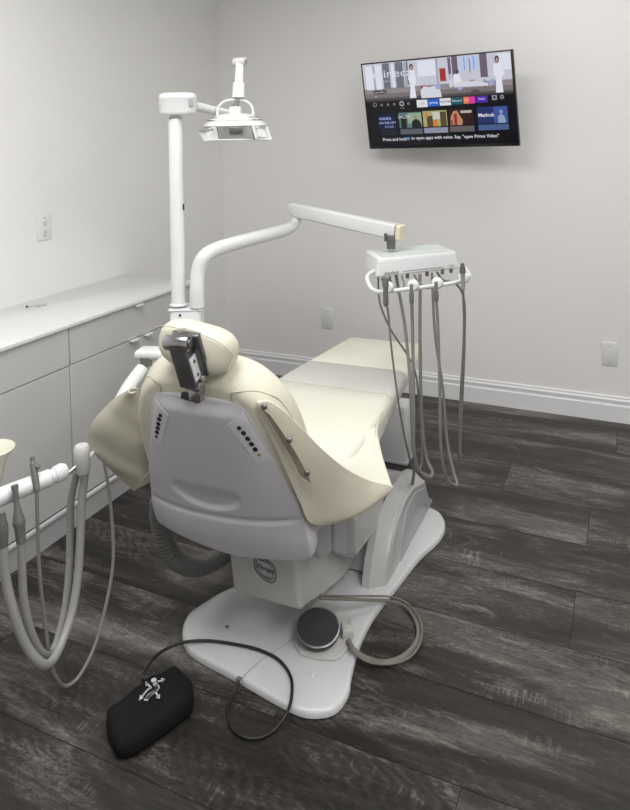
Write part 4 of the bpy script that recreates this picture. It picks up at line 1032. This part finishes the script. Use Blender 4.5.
bm = BM(); lathe(bm, [(0, -.045), (.018, -.045), (.0215, -.040), (.0225, .010), (.0215, .028), (.017, .034), (0, .035)], kc, (0, 0, 1), 28); obj('end_joint', bm, M['offw'], aa)
bm = BM(); cyl(bm, (-1.4286, 1.4067, 0.5834), kc + V((-.002, -.004, -.015)), .0055, n=12); obj('pin', bm, M['steel'], aa)
bm = BM(); tube(bm, [(-1.5196, 1.1995, 0.58), (-1.4937, 1.2446, 0.5887), (-1.4377, 1.3586, 0.5971)], [.0235, .0235, .0225], n=22, k=4); obj('holder_bar', bm, M['white2'], aa)
bm = BM(); bp0 = V((-1.4377, 1.3586, 0.5971)); bp1 = V((-1.4221, 1.4045, 0.6009)); dv = (bp1 - bp0)
lathe(bm, [(0, 0), (.019, 0), (.0185, .006), (.0185, .010), (.0225, .014), (.0235, dv.length - .014), (.018, dv.length - .003), (0, dv.length)], bp0, dv, 24); obj('bar_tip', bm, M['white2'], aa)

def suction(name, label, body, hose, r, m, prof_, axis):
    t = thing(name, label, 'suction handpiece', body[0], 'suction handpieces on the white holder bar')
    bm = BM(); lathe(bm, prof_, body[0], V(body[1]) - V(body[0]), 18); obj('body', bm, M['grip'], t)
    bm = BM(); tube(bm, hose, r, n=14, k=10); obj('hose', bm, M[m], t)
    return t
# thick pair: grey hoses rising again as the pale returns into the end joint
suction('suction_handpiece', 'thick suction handpiece at the left edge of the photo on the white bar', ((-1.4307, 1.1965, 0.5874), (-1.4297, 1.1954, 0.4979)),
        [(-1.4296, 1.1956, 0.5053), (-1.4241, 1.1966, 0.4182), (-1.4051, 1.2037, 0.3258), (-1.3872, 1.2215, 0.2433), (-1.3696, 1.2506, 0.1847), (-1.3777, 1.2905, 0.1615), (-1.3917, 1.3393, 0.1736), (-1.4039, 1.3895, 0.2185), (-1.4099, 1.4213, 0.3002), (-1.4167, 1.4419, 0.3996), (-1.4188, 1.4536, 0.4925), (-1.4137, 1.4628, 0.5688)], .0115, 'hosel',
        [(0, 0), (.008, 0), (.010, .02), (.013, .03), (.014, .05), (.012, .085), (0, .09)], 0)
suction('suction_handpiece', 'dark grey suction handpiece with a flared valve hanging over the white bar', ((-1.451, 1.2539, 0.6238), (-1.4215, 1.2431, 0.4936)),
        [(-1.4225, 1.2429, 0.5063), (-1.4201, 1.2427, 0.43), (-1.4168, 1.2426, 0.3409), (-1.4098, 1.2553, 0.252), (-1.4111, 1.2864, 0.178), (-1.4212, 1.3251, 0.1397), (-1.432, 1.3645, 0.1555), (-1.444, 1.404, 0.2095), (-1.455, 1.4334, 0.296), (-1.4658, 1.4523, 0.3974), (-1.462, 1.4555, 0.4828), (-1.4379, 1.4571, 0.567)], .0102, 'hosel',
        [(0, 0), (.009, 0), (.0095, .004), (.0075, .016), (.007, .045), (.010, .065), (.0145, .085), (.0155, .095), (.013, .10), (.012, .14), (0, .145)], 0)
t = suction('suction_handpiece', 'slim grey saliva ejector valve clipped over the white bar, nearest its tip', ((-1.4651, 1.3251, 0.6628), (-1.4304, 1.3068, 0.5894)),
        [(-1.4314, 1.3066, 0.6026), (-1.4299, 1.3047, 0.4578), (-1.4265, 1.3045, 0.3604), (-1.4242, 1.3144, 0.2321), (-1.4213, 1.325, 0.1344), (-1.423, 1.345, 0.0653), (-1.4217, 1.3777, 0.0167), (-1.4088, 1.4168, 0.0225), (-1.4058, 1.4741, 0.0681), (-1.411, 1.5282, 0.1475), (-1.4254, 1.5782, 0.239), (-1.4472, 1.6032, 0.3513), (-1.4707, 1.6161, 0.4479), (-1.5, 1.6264, 0.5467)], .0048, 'hose',
        [(0, 0), (.006, 0), (.0065, .006), (.005, .010), (.0085, .018), (.0085, .040), (.0095, .055), (.0075, .085), (0, .088)], 0)
bm = BM(); c = V((-1.4454, 1.3229, 0.6431)); box(bm, c, (.018, .012, .010), R=Matrix.Rotation(.5, 3, 'Y'), bev=.003); obj('lever', bm, M['grip'], t)

# cuspidor bowl peeking in at the left edge
t = thing('cuspidor_bowl', 'cream cuspidor bowl cut off by the left edge of the photo', 'bowl', (-1.60, 1.27, 0))
bc = V((-1.5901, 1.3007, 0.6706))
bm = BM(); lathe(bm, [(.012, -.14), (.020, -.135), (.028, -.075), (.040, -.03), (.058, -.002), (.061, .003), (.059, .0045), (.055, .0), (.038, -.027), (.024, -.07), (0, -.08)], bc, (0, 0, 1), 36); obj('bowl', bm, M['vinyl_lt'], t)
sx0, sy0 = bc.x + .02, bc.y - .28
bm = BM(); lathe(bm, [(0, 0), (.06, 0), (.06, .012), (.016, .02), (.014, bc.z - .14), (0, bc.z - .14)], (sx0, sy0, 0), (0, 0, 1), 24); tube(bm, [(sx0, sy0, bc.z - .16), (sx0, sy0 + .04, bc.z - .15), (bc.x, bc.y, bc.z - .142)], .012, n=12, k=4); obj('stand', bm, M['white'], t)

# ------------------------------------------------------------------ lights
def area(name, loc, size, power, col=(1, 1, 1), rot=(0, 0, 0), sy=None):
    l = bpy.data.lights.new(name, 'AREA'); l.energy = power; l.color = col; l.shape = 'RECTANGLE'; l.size = size; l.size_y = sy or size
    o = bpy.data.objects.new(name, l); COL.objects.link(o); o.location = loc; o.rotation_euler = rot
    return o
area('ceiling_panel_light', (-1.1, 1.05, ZC - .02), 1.2, 31, (1, .99, .97))
area('ceiling_panel_light', (.95, .7, ZC - .02), 1.2, 33, (1, .99, .97), sy=1.8)
area('ceiling_panel_light', (-.2, 2.9, ZC - .02), .9, 8, (1, .99, .97))
w = bpy.data.worlds.new('world'); scene.world = w; w.use_nodes = True
w.node_tree.nodes['Background'].inputs['Color'].default_value = (.9, .92, 1, 1)
w.node_tree.nodes['Background'].inputs['Strength'].default_value = .2

# ------------------------------------------------------------------ camera
cam = bpy.data.cameras.new('camera'); co = bpy.data.objects.new('camera', cam); COL.objects.link(co)
cam.sensor_fit = 'VERTICAL'; cam.sensor_height = 24; cam.sensor_width = 24 * 630 / 810
cam.lens = 684.2 / 810 * 24
cam.shift_x = 0; cam.shift_y = -(405 - 148.3) / 810
cam.clip_start = .02
Rv = V((0.90808399, 0.41814526, -0.02319491)); Uv = V((0.01433039, 0.02432758, 0.99960132)); Fv = V((-0.41854283, 0.90805435, -0.0160993))
co.matrix_world = Matrix.Translation((0, 0, 1.5)) @ Matrix((Rv, Uv, -Fv)).transposed().to_4x4()
scene.camera = co
scene.view_settings.view_transform = 'Standard'; scene.view_settings.look = 'None'
scene.view_settings.gamma = 1; scene.view_settings.use_curve_mapping = False
scene.view_settings.exposure = 0.47
